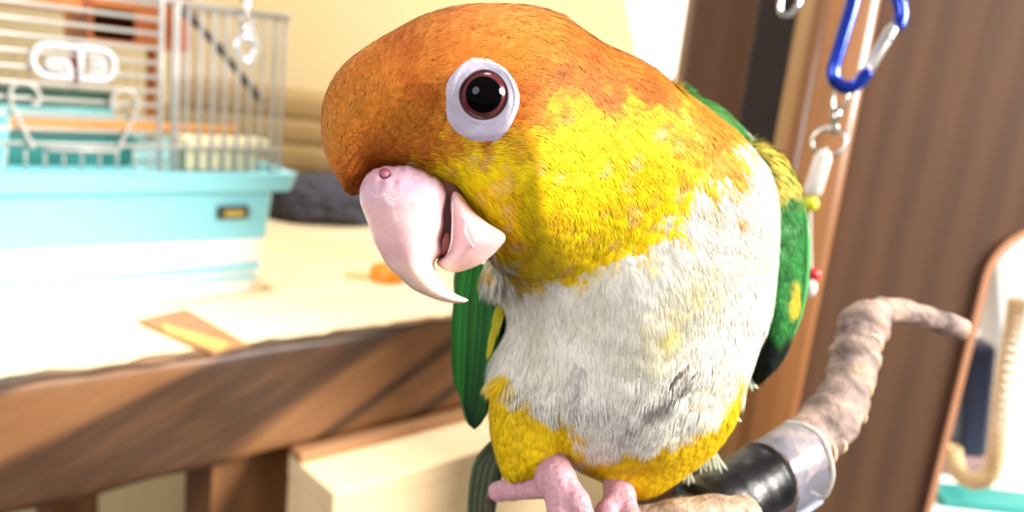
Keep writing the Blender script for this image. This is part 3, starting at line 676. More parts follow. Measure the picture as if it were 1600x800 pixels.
Fb = smin(Fb, g.inflate(HEAD, 13.9, 1.75, 1.65, tilt=(-0.12, 0.0)), 0.8)
Fb = smin(Fb, g.inflate(THIGH_A, 16.0, 0.7, 0.8), 0.4)
Fb = smin(Fb, g.inflate(THIGH_B, 16.6, 0.7, 0.75), 0.25)
BV, BQ = g.mesh(Fb, 10)
BN = vnormals(BV, BQ)

def px_poly(p, n=4): return catmull(p, n, True)
UPPER = [(562, 312), (562, 292), (576, 270), (605, 258), (650, 262), (684, 280), (697, 300), (694, 330), (694, 350), (690, 372), (690, 392), (682, 406), (679, 414), (686, 430), (697, 446), (714, 460), (733, 468),
         (716, 474), (679, 467), (644, 449), (612, 421), (588, 384), (573, 345), (564, 322)]
LOWER = [(708, 300), (720, 304), (738, 328), (762, 348), (790, 368), (780, 388), (758, 408), (735, 420), (710, 426), (692, 420), (681, 408), (696, 398), (704, 380), (706, 350), (703, 322)]

# ---- plumage colour, by anatomical region of the drawn front
ORANGE = [(480, 330), (480, 0), (900, -20), (1010, 80), (1075, 130), (1150, 200), (1135, 290), (1112, 305), (1075, 235), (1040, 180), (1000, 165), (950, 160), (890, 150), (850, 165), (815, 200), (770, 218), (700, 228), (655, 250), (620, 290), (560, 320)]
YELLOW = [(620, 280), (655, 245), (720, 222), (800, 200), (850, 150), (900, 130), (970, 130), (1050, 165), (1100, 215), (1112, 260), (1070, 330), (1020, 380), (950, 415), (900, 438), (850, 446), (800, 430), (750, 400), (690, 320)]
GREENB = [(1050, 130), (1120, 155), (1170, 215), (1210, 262), (1180, 262), (1150, 225), (1128, 208), (1085, 165)]
TH_A = [(735, 560), (770, 585), (800, 602), (835, 615), (858, 638), (885, 640), (900, 690), (880, 730), (800, 760), (755, 720), (740, 640)]
TH_B = [(1165, 585), (1135, 615), (1110, 640), (1070, 665), (1020, 684), (960, 694), (915, 708), (940, 790), (1060, 780), (1150, 690)]
def noise2(u, v, sc, seed):
    r = np.random.default_rng(seed); o = np.zeros_like(u)
    for k in range(7):
        a = r.uniform(0, 6.28); fq = sc*r.uniform(.6, 1.8); o += np.sin((u*math.cos(a)+v*math.sin(a))*fq+r.uniform(0, 6.28))
    return o/7**.5/1.3
def sstep(x, a, b): t = np.clip((x-a)/(b-a), 0, 1); return t*t*(3-2*t)
L_ = lambda c: np.array(lin(c))
def plumage(u, v, D, jit):
    n1 = noise2(u, v, .09, 1); n2 = noise2(u, v, .035, 2); n3 = noise2(u, v, .2, 3)
    def mix(a, b, t): return a*(1-t)[:, None]+b*t[:, None]
    N = len(u); one = np.ones(N)
    white = mix(np.tile(L_((226, 221, 210)), (N, 1)), np.tile(L_((205, 199, 180)), (N, 1)), sstep(n2+.5*n1, -.6, 1.2))
    # faint yellow streaks and grey down showing on the belly
    st = np.exp(-(((u-1035)/30)**2+((v-500)/45)**2))+.7*np.exp(-(((u-1090)/40)**2+((v-430)/60)**2))+.5*np.exp(-(((u-1130)/40)**2+((v-620)/50)**2))
    white = mix(white, np.tile(L_((228, 205, 95)), (N, 1)), np.clip(st*(.45+.4*n3), 0, .8))
    def stroke(p, q, wd):
        e = np.array(q)-p; t = np.clip(((u-p[0])*e[0]+(v-p[1])*e[1])/(e@e), 0, 1); d = np.hypot(u-p[0]-t*e[0], v-p[1]-t*e[1]); return np.exp(-(d/wd)**2)
    dk = np.maximum.reduce([stroke((1038, 612), (1078, 572), 11), .7*stroke((975, 662), (1035, 612), 6), .5*stroke((1080, 565), (1100, 590), 8), .45*stroke((890, 600), (905, 560), 8), .3*stroke((1000, 600), (1020, 560), 8)])
    white = mix(white, np.tile(L_((62, 54, 58)), (N, 1)), np.clip(dk*(1+.4*n3), 0, .95))
    ye = mix(np.tile(L_((246, 213, 18)), (N, 1)), np.tile(L_((238, 184, 12)), (N, 1)), sstep(n1+n3, -.8, 1.4))
    og = mix(np.tile(L_((206, 122, 42)), (N, 1)), np.tile(L_((186, 98, 32)), (N, 1)), sstep(n2+.6*n1, -.7, 1.2))
    og = mix(og, np.tile(L_((218, 148, 70)), (N, 1)), .5*sstep(-(u-545)/40+n1*.7, -.6, 1.2))
    og = mix(og, np.tile(L_((196, 92, 32)), (N, 1)), .7*np.exp(-(((u-930)/70)**2+((v-120)/50)**2)))
    og = mix(og, np.tile(L_((222, 150, 42)), (N, 1)), .6*sstep(u, 1000, 1070))
    c = mix(white, mix(ye, og, .4*one), sstep(-v, -270, -230)*sstep(-u, -1085, -1050))
    sdY = poly_sd(px_poly(YELLOW), u, v)+16*n1+9*n3+10*jit
    c = mix(c, ye, sstep(sdY, -9, 10))
    sdO = poly_sd(px_poly(ORANGE), u, v)+18*n1+8*n3+14*jit
    mid = mix(ye, og, .55*one)
    c = mix(c, mid, sstep(sdO, -38, -4)*(sstep(sdY, -30, 0)+sstep(sdO, -8, 0)).clip(0, 1)); c = mix(c, og, sstep(sdO, -8, 22))
    # brownish tick marks on the nape, pale flecks on the cheek
    c = mix(c, np.tile(L_((120, 84, 40)), (N, 1)), .5*np.exp(-(((u-862)/26)**2+((v-112)/26)**2))*(n3 > .1))
    c = mix(c, np.tile(L_((250, 238, 190)), (N, 1)), (.3*(sstep(n1+n3, .85, 1.3))*((sdY > 10) & (sdO < 0)))*one)
    for T in (TH_A, TH_B):
        sd = poly_sd(px_poly(T), u, v)+7*n1+6*n3+6*jit
        c = mix(c, np.tile(L_((226, 184, 14)), (N, 1)), sstep(sd, -5, 6)*(v > 540))
    gr = mix(np.tile(L_((40, 110, 42)), (N, 1)), np.tile(L_((86, 140, 70)), (N, 1)), sstep(n1, -.5, 1))
    sg = poly_sd(px_poly(GREENB), u, v)+4*n3
    c = mix(c, gr, np.maximum(sstep(sg, -4, 4)*(D > 16.2), sstep(D, 17.9, 18.4)*(v > 120)))
    return c

# base body
u, v, D = uvD(BV)
body_m = attr_mat('parrot_skin_down', rough=0.8, spec=0.15)
body = add('body', (K2W(BV), BQ), body_m, parrot)
set_attr(body.data, 'Col', 'FLOAT_COLOR', plumage(u, v, D, np.zeros(len(u))))
bvh = BVHTree.FromPolygons([tuple(p) for p in BV], [tuple(q) for q in BQ])

# ---- plumage: tufts of fine barbs laid along the feather tracts
FLOW = np.array([  # u, v, du, dv (image directions, v down)
 (530, 280, -.25, .35), (560, 250, -.5, -.5), (520, 180, .1, -1), (570, 110, .6, -.75), (660, 60, .9, -.35), (760, 40, 1, 0), (850, 60, .95, .3), (640, 180, .55, -.7), (690, 110, .9, -.4),
 (650, 250, .5, -.3), (690, 230, .8, 0), (760, 235, 1, .25), (850, 150, .95, .3), (950, 130, .95, .35), (1050, 180, .9, .5), (1100, 220, .85, .6), (850, 250, .85, .5), (950, 250, .85, .5), (1050, 280, .6, .75),
 (740, 300, .75, .65), (800, 350, .45, .9), (880, 380, .4, .9), (980, 370, .45, .9), (800, 430, .2, 1), (900, 440, .15, 1), (770, 480, -.3, .9), (760, 450, -.7, .5), (850, 520, 0, 1), (1000, 480, .1, 1), (1150, 300, .35, .9), (1200, 350, .6, .75),
 (1190, 450, .5, .8), (1180, 530, .4, .9), (1100, 480, .0, 1), (1100, 600, -.45, .9), (1150, 620, .2, 1), (1000, 620, -.25, 1), (880, 620, .05, 1), (780, 560, -.05, 1), (757, 600, .1, 1), (760, 640, .1, 1), (790, 680, .1, 1), (860, 700, .2, 1), (950, 720, -.1, 1), (1060, 720, -.2, 1), (1120, 660, .4, 1)], float)
def flow(u, v):
    d2 = (u[:, None]-FLOW[None, :, 0])**2+(v[:, None]-FLOW[None, :, 1])**2+200
    w_ = 1/d2**1.6; w_ /= w_.sum(1, keepdims=True)
    return w_ @ FLOW[:, 2], w_ @ FLOW[:, 3]
def region_len(u, v):
    """feather length in cm and half spread, by region"""
    sO = poly_sd(px_poly(ORANGE), u, v); sY = poly_sd(px_poly(YELLOW), u, v); th = np.maximum(poly_sd(px_poly(TH_A), u, v), poly_sd(px_poly(TH_B), u, v))
    L = np.full(len(u), .52); Wd = np.full(len(u), .15)
    o = sstep(sO, -10, 10); y = sstep(sY, -6, 6)
    L = L*(1-y)+.34*y; Wd = Wd*(1-y)+.13*y
    L = L*(1-o)+(.20+.14*sstep(u, 750, 1000))*o; Wd = Wd*(1-o)+.09*o
    face = sstep(-u, -640, -560); L = L*(1-.35*face)
    t = sstep(th, 0, 8)*(v > 540); L = L*(1-t)+.26*t; Wd = Wd*(1-t)+.08*t
    return L, Wd
def grow(n_tufts, K_b, seed, BV=BV, BQ=BQ, BN=BN, colour=plumage, flow=flow, region_len=region_len, skip=True, liftr=(.03, .15)):
    r = np.random.default_rng(seed)
    Tq = np.vstack([BQ[:, [0, 1, 2]], BQ[:, [0, 2, 3]]])
    a, b, c = BV[Tq[:,0]], BV[Tq[:,1]], BV[Tq[:,2]]; ar = np.linalg.norm(np.cross(b-a, c-a), axis=1)
    cen = (a+b+c)/3; nn = (BN[Tq[:,0]]+BN[Tq[:,1]]+BN[Tq[:,2]])/3
    facing = -np.einsum('ij,ij->i', nn, cen/np.linalg.norm(cen, axis=1, keepdims=True))   # denser on the breast than on the back
    uu0, vv0, _ = uvD(cen)
    ar = ar*np.where(facing > -.35, 1.0, .22)*np.where(poly_sd(px_poly(ORANGE), uu0, vv0) > 0, 1.5, 1.0)
    ti = r.choice(len(Tq), n_tufts, p=ar/ar.sum()); s1 = np.sqrt(r.random(n_tufts)); s2 = r.random(n_tufts)
    wa, wb, wc = 1-s1, s1*(1-s2), s1*s2
    P = a[ti]*wa[:, None]+b[ti]*wb[:, None]+c[ti]*wc[:, None]
    Nn = BN[Tq[ti,0]]*wa[:, None]+BN[Tq[ti,1]]*wb[:, None]+BN[Tq[ti,2]]*wc[:, None]; Nn /= np.linalg.norm(Nn, axis=1, keepdims=True)
    u, v, D = uvD(P)
    front = Nn[:, 2] > -.1
    bare = (poly_sd(px_poly(UPPER), u, v) > 3) | (poly_sd(px_poly(LOWER), u, v) > 10) | (((u-752)/54)**2+((v-157)/64)**2 < 1)
    keep = ~(bare & front & (D < 14.8) & skip); P, Nn, u, v, D = P[keep], Nn[keep], u[keep], v[keep], D[keep]
    n = len(P)
    du, dv = flow(u, v); T = np.stack([du, -dv, np.full(n, 0.0)], 1)
    T -= Nn*np.einsum('ij,ij->i', T, Nn)[:, None]; T /= np.linalg.norm(T, axis=1, keepdims=True)+1e-9
    Bn = np.cross(Nn, T)
    Ln, Wd = region_len(u, v); Ln = Ln*r.uniform(.7, 1.25, n); Wd = Wd*r.uniform(.8, 1.2, n)
    jit = r.normal(0, 1, n)*.5
    Cc = colour(u, v, D, jit)*r.uniform(.90, 1.06, n)[:, None]
    lift = r.uniform(liftr[0], liftr[1], n)
    # barbs
    k = np.linspace(-1, 1, K_b)[None, :]+r.normal(0, .12, (n, K_b))
    def pts(t, spread):   # position along a barb
        ln = Ln[:, None]*(1-.22*k**2)*t
        lat = Wd[:, None]*k*spread
        h = (.012+lift[:, None]*Ln[:, None]*(t-.55*t*t))
        return P[:, None]+T[:, None]*ln[..., None]+Bn[:, None]*lat[..., None]+Nn[:, None]*h[..., None]
    p0 = pts(0.0, .25); p1 = pts(.55, .8); p2 = pts(1.0, 1.05)+r.normal(0, .010, (n, K_b, 3))
    wd = (.0075+.006*r.random((n, K_b)))[..., None]*(Ln/.35)[:, None, None]**.4
    bb = Bn[:, None]
    Vv = np.stack([p0-bb*wd, p0+bb*wd, p1-bb*wd*.9, p1+bb*wd*.9, p2], 2).reshape(-1, 3)
    m = n*K_b; base = np.arange(m)*5
    quads = np.stack([base, base+1, base+3, base+2], 1); tris = np.stack([base+2, base+3, base+4], 1)
    cj = Cc[:, None, :]*r.uniform(.93, 1.06, (n, K_b))[..., None]
    sh = np.ones(5)
    CC = (cj[:, :, None, :]*sh[None, None, :, None]).reshape(-1, 3)
    # shading normal: body normal rolled a little across each tuft so feathers read as small shingles
    nrm = Nn[:, None, None, :]+.22*k[..., None, None]*bb[:, :, None, :]*np.array([.3, .3, .8, .8, 1])[None, None, :, None]+T[:, None, None, :]*np.array([-.1, -.1, 0, 0, .15])[None, None, :, None]
    nrm = nrm.reshape(-1, 3); nrm /= np.linalg.norm(nrm, axis=1, keepdims=True)
    return Vv, quads, tris, np.clip(CC, 0, .93), nrm
barb_m = attr_mat('plumage_barbs', rough=0.65, use_nrm=True, spec=0.15)
def barbs(name, data, parent, label):
    Vv, quads, tris, CC, nrm = data
    me = bpy.data.meshes.new(name); nV, nq, nt = len(Vv), len(quads), len(tris)
    me.vertices.add(nV); me.loops.add(nq*4+nt*3); me.polygons.add(nq+nt)
    me.vertices.foreach_set('co', ((K2W(Vv)-ORG[parrot.name])*S).astype(np.float32).ravel())
    me.loops.foreach_set('vertex_index', np.concatenate([quads.ravel(), tris.ravel()]).astype(np.int32))
    me.polygons.foreach_set('loop_start', np.concatenate([np.arange(nq)*4, nq*4+np.arange(nt)*3]).astype(np.int32))
    me.update(calc_edges=True); me.validate()
    set_attr(me, 'Col', 'FLOAT_COLOR', CC); set_attr(me, 'nrm', 'FLOAT_VECTOR', nrm @ CR.T)
    me.materials.append(barb_m)
    o = bpy.data.objects.new(name, me); COL.objects.link(o); o.parent = parent; o['kind'] = 'stuff'; o['label'] = label
barbs('plumage', grow(30000, 11, 5), body, 'soft feather barbs in orange, yellow and white')

# ---- beak
beak_m = attr_mat('beak_horn', rough=.34, spec=.45, coat=.1, bump=.12, sss=.3)
def beak_col(V):
    u, v, D = uvD(V); n = noise2(u, v, .12, 21); n2 = noise2(u, v, .4, 22)
    def mix(a, b, t): return np.array(lin(a))[None]*(1-t)[:, None]+np.array(lin(b))[None]*t[:, None]
    c = mix((200, 164, 180), (214, 168, 168), sstep(v+8*n, 290, 330)); t = sstep(v+10*n, 385, 450)
    c = c*(1-t)[:, None]+np.array(lin((230, 200, 180)))[None]*t[:, None]
    e = sstep(-v, -310, -285)*sstep(n+n2, -.2, 1.0)*.45; c = c*(1-e)[:, None]+np.array(lin((172, 128, 146)))[None]*e[:, None]
    e = sstep(-u, -718, -706)*(u > 699)*(v > 300)*(v < 400)*.5; c = c*(1-e)[:, None]+np.array(lin((170, 150, 150)))[None]*e[:, None]
    return np.clip(c*(1+.05*n+.04*n2)[:, None], 0, 1)
g = Grid((-2.9, -1.0, -14.6), (0.1, 1.75, -12.0), 0.036)
Fu = g.inflate(UPPER, 13.0, .78, .68, n=6, tilt=(0.0, -0.10), blur=.07)
cu_, cv_, cD = 800+FPX*g.X/13, 400-FPX*g.Y/13, 13
cere = (sstep(-cv_, -312, -290)*(.5*noise2(cu_, cv_, .16, 31)+.5*noise2(cu_, cv_, .35, 32))*.022+sstep(cv_, 312, 330)*noise2(cu_, cv_, .12, 33)*.008)[:, :, None]
Fu = Fu-cere
V0, Q0 = g.mesh(Fu, 4)
hn_ = BVHTree.FromPolygons([tuple(p) for p in V0], [tuple(q) for q in Q0]).ray_cast(Vector((0, 0, 0)), Vector(K(601, 272, 12)).normalized())
nost = np.array(hn_[0])
Fu = np.maximum(Fu, -(g.ell(nost, (.092, .092, .12))))
V, Q = g.mesh(Fu, 2)
# horn thickness: fine growth ridges on the cere and a cutting edge
upper = add('upper_beak', (K2W(V), Q), beak_m, parrot); set_attr(upper.data, 'Col', 'FLOAT_COLOR', beak_col(V)); upper['label'] = 'pale pink hooked upper beak'
nd = nost/np.linalg.norm(nost)
add('nostril', ellipsoid(K2W(nost+nd*.10), (.10, .10, .07), np.eye(3) @ CR.T), plain('nostril_lining', (142, 66, 82), rough=.5), upper)
add('nostril_flesh', ellipsoid(K2W(nost+nd*.03+np.array([.018, -.012, 0])), (.052, .052, .045), np.eye(3) @ CR.T), plain('nostril_pink', (176, 118, 132), rough=.4), upper)
Fl = g.inflate(LOWER, 13.15, .6, .58, n=6, tilt=(0.0, 0), blur=.05)
V, Q = g.mesh(Fl, 4)
lower = add('lower_beak', (K2W(V), Q), beak_m, parrot); set_attr(lower.data, 'Col', 'FLOAT_COLOR', beak_col(V)*1.03); lower['label'] = 'short pale lower beak'
Fm = g.inflate([(684, 285), (716, 292), (722, 340), (712, 395), (688, 408), (674, 380), (676, 320)], 13.5, .35, .5, n=4)
V, Q = g.mesh(Fm, 3)
add('mouth', (K2W(V), Q), plain('mouth_dark', (112, 72, 78), rough=.6), parrot)
Ft = g.inflate([(686, 372), (700, 360), (708, 372), (706, 392), (692, 402), (682, 396)], 13.2, .2, .36, n=4)
V, Q = g.mesh(Ft, 3)
add('tongue', (K2W(V), Q), plain('tongue_flesh', (150, 88, 84), rough=.45), parrot)
# peeling ridge lines on the horn
def on_body(vertsK, off, tgt=bvh):
    out = []
    for p in vertsK:
        d = Vector(p).normalized(); h = tgt.ray_cast(Vector((0, 0, 0)), d)
        out.append(np.array(h[0]+h[1]*off) if h[0] is not None else np.array(p))
    return np.array(out)
def ridge(pts, D, r, host, bv, mat):
    P = on_body(np.array([K(a, b, D) for a, b in catmull(pts, 5)]), 0.0, bv)
    n = len(P); rr = r*np.sin(np.linspace(.15, math.pi-.15, n))
    add('horn_ridge', tube(K2W(P), rr, 6), mat, host)
ridge_m = plain('horn_flake', (236, 212, 208), rough=.3, coat=.2)
Vu, Qu = g.mesh(Fu, 4); bvu = BVHTree.FromPolygons([tuple(p) for p in Vu], [tuple(q) for q in Qu])
Vl, Ql = g.mesh(Fl, 4); bvl = BVHTree.FromPolygons([tuple(p) for p in Vl], [tuple(q) for q in Ql])
ridge([(578, 300), (590, 308), (604, 306), (616, 312), (630, 303)], 12.5, .011, upper, bvu, ridge_m)
ridge([(640, 334), (655, 330), (668, 332), (684, 324)], 12.5, .010, upper, bvu, ridge_m)
ridge([(720, 334), (728, 348), (727, 362), (733, 376), (740, 388)], 12.6, .026, lower, bvl, ridge_m)
ridge([(707, 312), (708, 345), (706, 378), (698, 400)], 12.6, .03, lower, bvl, ridge_m)

# ---- eye
EC = (756, 149)
hit = on_body(np.array([K(EC[0], EC[1], 12)]), 0)[0]
en = np.array(bvh.ray_cast(Vector((0, 0, 0)), Vector(K(EC[0], EC[1], 12)).normalized())[1]); en = en*.6+np.array([0, 0, 1.0])*.4; en /= np.linalg.norm(en)
ex = np.cross([0, 1.0, 0], en); ex /= np.linalg.norm(ex); ey = np.cross(en, ex)
eD = -hit[2]; px = eD/FPX
axK = np.array([ex, ey, en])
skin_m = attr_mat('eye_ring_skin', rough=.55, spec=.35, bump=.25)
V = []; F = []; C = []; na = 72
prof = [(.47, -.06, (60, 40, 44)), (.53, .055, (104, 88, 96)), (.57, .085, (194, 184, 202)), (.62, .055, (194, 184, 202)), (.68, .08, (194, 184, 202)), (.76, .055, (194, 184, 202)), (.82, .075, (194, 184, 202)), (.90, .05, (194, 184, 202)), (.97, .03, (194, 184, 202)), (1.04, .0, (192, 180, 196)), (1.10, -.06, (192, 180, 196))]
for i, (rr, hh, cc) in enumerate(prof):
    for a in range(na):
        th = 2*math.pi*a/na
        ii = sstep(np.array([rr]), .55, 1.0)[0]
        rx = (1-ii)*70*rr+ii*58*rr; ry = (1-ii)*72*rr+ii*67*rr
        cx = EC[0]*(1-ii)+752*ii; cy = EC[1]*(1-ii)+157*ii
        if rr > .9: rx *= 1+.03*math.sin(5*th+1); ry *= 1+.03*math.sin(4*th)
        V.append(K(cx+rx*math.cos(th), cy-ry*math.sin(th), eD)); C.append(np.array(lin(cc))*.86*(1+.05*math.sin(9*th+i)))
V = np.array(V); B = on_body(V, 0)
for i, (rr, hh, cc) in enumerate(prof):
    for a in range(na):
        j = i*na+a; B[j] = B[j]+en*hh*(1+.15*math.sin(3*2*math.pi*a/na+i))
        if i < len(prof)-1: F.append((j, (i*na+(a+1) % na), ((i+1)*na+(a+1) % na), (i+1)*na+a))
F = [f[::-1] for f in F]
ring = add('eye_ring', (K2W(B), F), skin_m, parrot); set_attr(ring.data, 'Col', 'FLOAT_COLOR', np.array(C)); ring['label'] = 'bare lilac white skin ring around the eye'
bmx = bmesh.new(); bmx.from_mesh(ring.data); bmesh.ops.recalc_face_normals(bmx, faces=bmx.faces[:]); bmx.to_mesh(ring.data); bmx.free()
er = .46; ecen = hit-en*(er-.20)
W3 = axK @ CR.T
iris_m = plain('iris_red_brown', (84, 28, 28), rough=.18, var=.35, bscale=700, coat=.6)
eye = add('eye', ellipsoid(K2W(ecen), (er, er, er), W3, 40, 28), iris_m, parrot)
Vp = []; Fp = []; nr = 10
for i in range(nr+1):
    t = .645*i/nr
    for a in range(40): Vp.append(((er+.006*(1-(i/nr)**6))*math.sin(t)*math.cos(a*math.pi/20), (er+.006*(1-(i/nr)**6))*math.sin(t)*math.sin(a*math.pi/20), (er+.006*(1-(i/nr)**6))*math.cos(t)))
for i in range(nr):
    for a in range(40): Fp.append((i*40+a, (i+1)*40+a, (i+1)*40+(a+1) % 40, i*40+(a+1) % 40))
add('pupil', (np.array(Vp) @ W3+K2W(ecen), Fp), plain('pupil_black', (3, 2, 4), rough=.04, ior=1.2), eye)

# ---- wings: a solid under-wing with separate feathers laid over it
feather_m = attr_mat('flight_feather', rough=.6, spec=.15)
def feather(name, pts, wpx, cols, parent, camber=.12, nrmK=(0, 0, 1), point=.5, n=9):
    """pts: (u, v, D) centre line from root to tip, wpx half width in image pixels at mid length"""
    Pc = catmull(np.array([K(*p) for p in pts]), 4); idx = np.linspace(0, len(Pc)-1, n); Pc = np.array([Pc[int(i)]*(1-i % 1)+Pc[min(int(i)+1, len(Pc)-1)]*(i % 1) for i in idx])
    wcm = wpx*pts[0][2]/FPX; V = []; F = []; C = []
    nk = np.array(nrmK, float)
    for i, p in enumerate(Pc):
        t = i/(n-1); T = Pc[min(i+1, n-1)]-Pc[max(i-1, 0)]; T /= np.linalg.norm(T)
        b = np.cross(T, nk); b /= np.linalg.norm(b)+1e-9; nn = np.cross(b, T)
        wv = wcm*(min(1, .35+2.2*t))*max(0.02, (1-t**(2/point*1.2)))**.6
        for s, hgt in ((-1, 0), (-.45, .75), (0, 1.05), (.45, .75), (1, 0)):
            V.append(p+b*wv*s+nn*camber*wv*hgt*2)
            c = np.array(lin(cols[0]))*(1-t)+np.array(lin(cols[1]))*t
            if s < 0 and len(cols) > 2: c = c*.35+np.array(lin(cols[2]))*.65
            C.append(c*(.8 if s == 0 else 1)*(1+.06*math.sin(i*2.3+s)))
    for i in range(n-1):
        for k in range(4): F.append((i*5+k, i*5+k+1, (i+1)*5+k+1, (i+1)*5+k))
    o = add(name, (K2W(np.array(V)), F), feather_m, parent); set_attr(o.data, 'Col', 'FLOAT_COLOR', np.clip(np.array(C), 0, 1))
    return o
dkg = plain('underwing_green', (30, 84, 36), rough=.6, var=.3, bscale=300, bump=.2)
# wing on the beak side
g2 = Grid((-1.9, -4.6, -19.6), (0.6, 0.6, -16.8), .07)
V, Q = g2.mesh(g2.inflate([(712, 420), (760, 415), (800, 470), (795, 540), (768, 600), (755, 640), (738, 668), (722, 640), (713, 560), (710, 480)], 18.2, .45, .4), 4)
wing_a = add('wing', (K2W(V), Q), dkg, parrot); wing_a['label'] = 'folded green wing on the beak side'
for i in range(15):
    t = i/14; sh = .8+.4*((i*7) % 5)/5
    base = np.array((30, 106, 32)); edge = np.array((50, 140, 46))
    tipc = base*.8 if i < 5 else np.array((10, 16, 12))
    feather('flight_feather', [(720+4.2*i, 412, 17.78-.02*i), (710.5+4.8*i, 500, 17.6-.02*i), (712+3.6*i, 585+3*i, 17.62-.02*i), (720+1.6*i, 615+56*math.sin(t*1.7), 17.7-.02*i)], 5.5,
            [tuple(base*sh), tuple(tipc*sh), tuple(edge*sh)] if i < 5 else [tuple(base*sh), tuple(tipc*sh)], wing_a, camber=.2)
for i, (a, b) in enumerate([(776, 490), (779, 506), (770, 520), (782, 480), (768, 536)]):
    feather('covert_feather', [(a+7, b-22, 17.1), (a, b, 17.0), (a-7, b+26, 17.1)], 4.5, [(150, 150, 40), (176, 160, 36), (190, 168, 40)], wing_a, n=6)
# wing on the other side
g2 = Grid((4.6, -3.2, -20.0), (7.4, 2.7, -15.6), .08)
V, Q = g2.mesh(g2.inflate([(1150, 235), (1190, 232), (1222, 250), (1248, 285), (1262, 340), (1262, 420), (1250, 495), (1226, 552), (1192, 584), (1170, 582), (1160, 540), (1150, 400), (1140, 300)], 17.6, .7, .8, tilt=(-.5, 0)), 4)
wing_b = add('wing', (K2W(V), Q), dkg, parrot); wing_b['label'] = 'folded green wing with yellow shoulder'
bvw = BVHTree.FromPolygons([tuple(p) for p in V], [tuple(q) for q in Q])
def wing_feather(name, uv, wpx, cols, lift=.04, n=7, point=.5):
    pts = []
    for i, (a, b) in enumerate(uv):
        h = bvw.ray_cast(Vector((0, 0, 0)), Vector(K(a, b, 17)).normalized())
        D = -h[0][2] if h[0] is not None else 17.6
        pts.append((a, b, D-lift*(i+1)))
    h = bvw.ray_cast(Vector((0, 0, 0)), Vector(K(uv[0][0], uv[0][1], 17)).normalized())
    feather(name, pts, wpx, cols, wing_b, n=n, nrmK=(.25, 0, 1), point=point)
# dark primaries under, green secondaries along the rim, yellow shoulder on top
rim = catmull([(1214, 250), (1244, 285), (1260, 340), (1262, 400), (1253, 470), (1233, 530), (1196, 578), (1172, 584)], 10)
def rim_at(t, off):
    x = np.clip(t, 0, 1)*(len(rim)-1); i = int(min(x, len(rim)-2)); p = rim[i]*(1-x+i)+rim[i+1]*(x-i)
    d = rim[min(i+1, len(rim)-1)]-rim[max(i-1, 0)]; d = d/np.linalg.norm(d); return p+np.array([-d[1], d[0]])*off
def wing_col(u, v, D, jit):
    N = len(u); n1 = noise2(u, v, .12, 41); n3 = noise2(u, v, .3, 42)
    def mix(a, b, t): return a*(1-t)[:, None]+b*t[:, None]
    tl = lambda c: np.tile(L_(c), (N, 1))
    c = mix(tl((28, 100, 40)), tl((46, 132, 54)), sstep(n1+jit, -.8, .8))
    c = mix(c, tl((120, 170, 120)), .5*sstep(n3+jit, .9, 1.5)*(v < 400))
    c = mix(c, tl((10, 18, 13)), sstep(v+14*n1-(u-1200)*.25, 498, 520))
    ys = sstep(-v+12*n1+12*jit+(1225-u)*.35, -312, -282)
    c = mix(c, mix(tl((206, 178, 70)), tl((104, 118, 36)), sstep(np.sin((v*1.1-u*.75)*.55+n1), .45, .8)), ys)
    c = mix(c, tl((206, 176, 48)), sstep(-np.hypot((u-1241)/10, (v-458)/34)+.25*n1, -1.0, -.6))
    return c
Wu, Wv, WN = V, Q, vnormals(V, Q)
barbs('wing_plumage', grow(5200, 11, 9, BV=Wu, BQ=Wv, BN=WN, colour=wing_col, flow=lambda u, v: (np.where(v < 300, .8, .25-(v-300)/500), np.where(v < 300, .55, 1.0)*np.ones(len(u))),
     region_len=lambda u, v: (np.where(v < 300, .42, .34)*np.ones(len(u)), np.where(v < 300, .05, .10)*np.ones(len(u))), skip=False, liftr=(.02, .10)), wing_b, 'green wing coverts with yellow shoulder and black tip')
for i in range(5):                       # long feathers edging the wing
    t0 = .12+.07*i
    wing_feather('covert_feather', [rim_at(t0+.11*q, 3-1.2*i-.5*q) for q in range(4)], 4.5, [(40, 128, 50), (26, 92, 36), (70, 160, 76)], .03)
# back feathers peeping over the nape
for i in range(1, 9):
    u0 = 1072+11*i; v0 = 150+9.5*i
    feather('back_feather', [(u0-16, v0-10, 17.6), (u0+6, v0+6, 17.45), (u0+28, v0+28, 17.5)], 12, [(48, 112, 48), (70, 136, 66), (96, 150, 86)] if i % 2 else [(34, 96, 40), (56, 122, 56), (70, 130, 66)], parrot, n=7)
# tail, seen behind the foot
for i in range(8):
    feather('tail_feather', [(806-5*i, 660+4*i, 18.6), (782-5*i, 725, 18.7+.03*i), (768-4.4*i, 790, 18.8+.03*i), (762-4*i, 880, 19+.03*i)], 8, [(64, 74, 52), (84, 88, 66), (44, 54, 38)] if i % 2 else [(40, 50, 34), (56, 64, 46), (30, 38, 26)], parrot)
# loose pale down under the flank
for i, (a, b, c, d_) in enumerate([(1106, 690, 1128, 740), (1088, 706, 1096, 742), (1142, 640, 1150, 664), (1160, 560, 1168, 606), (1072, 722, 1076, 760), (1100, 700, 1112, 738), (1166, 585, 1176, 612)]):
    for k_ in (-1, 0, 1): feather('down_feather', [(a+2*k_, b-6, 17.0), ((a+c)/2+4*k_, (b+d_)/2, 17.0+.05*k_), (c+9*k_, d_-5*abs(k_), 17.1+.1*k_)], 3, [(176, 190, 160), (206, 214, 192)], parrot, n=6)

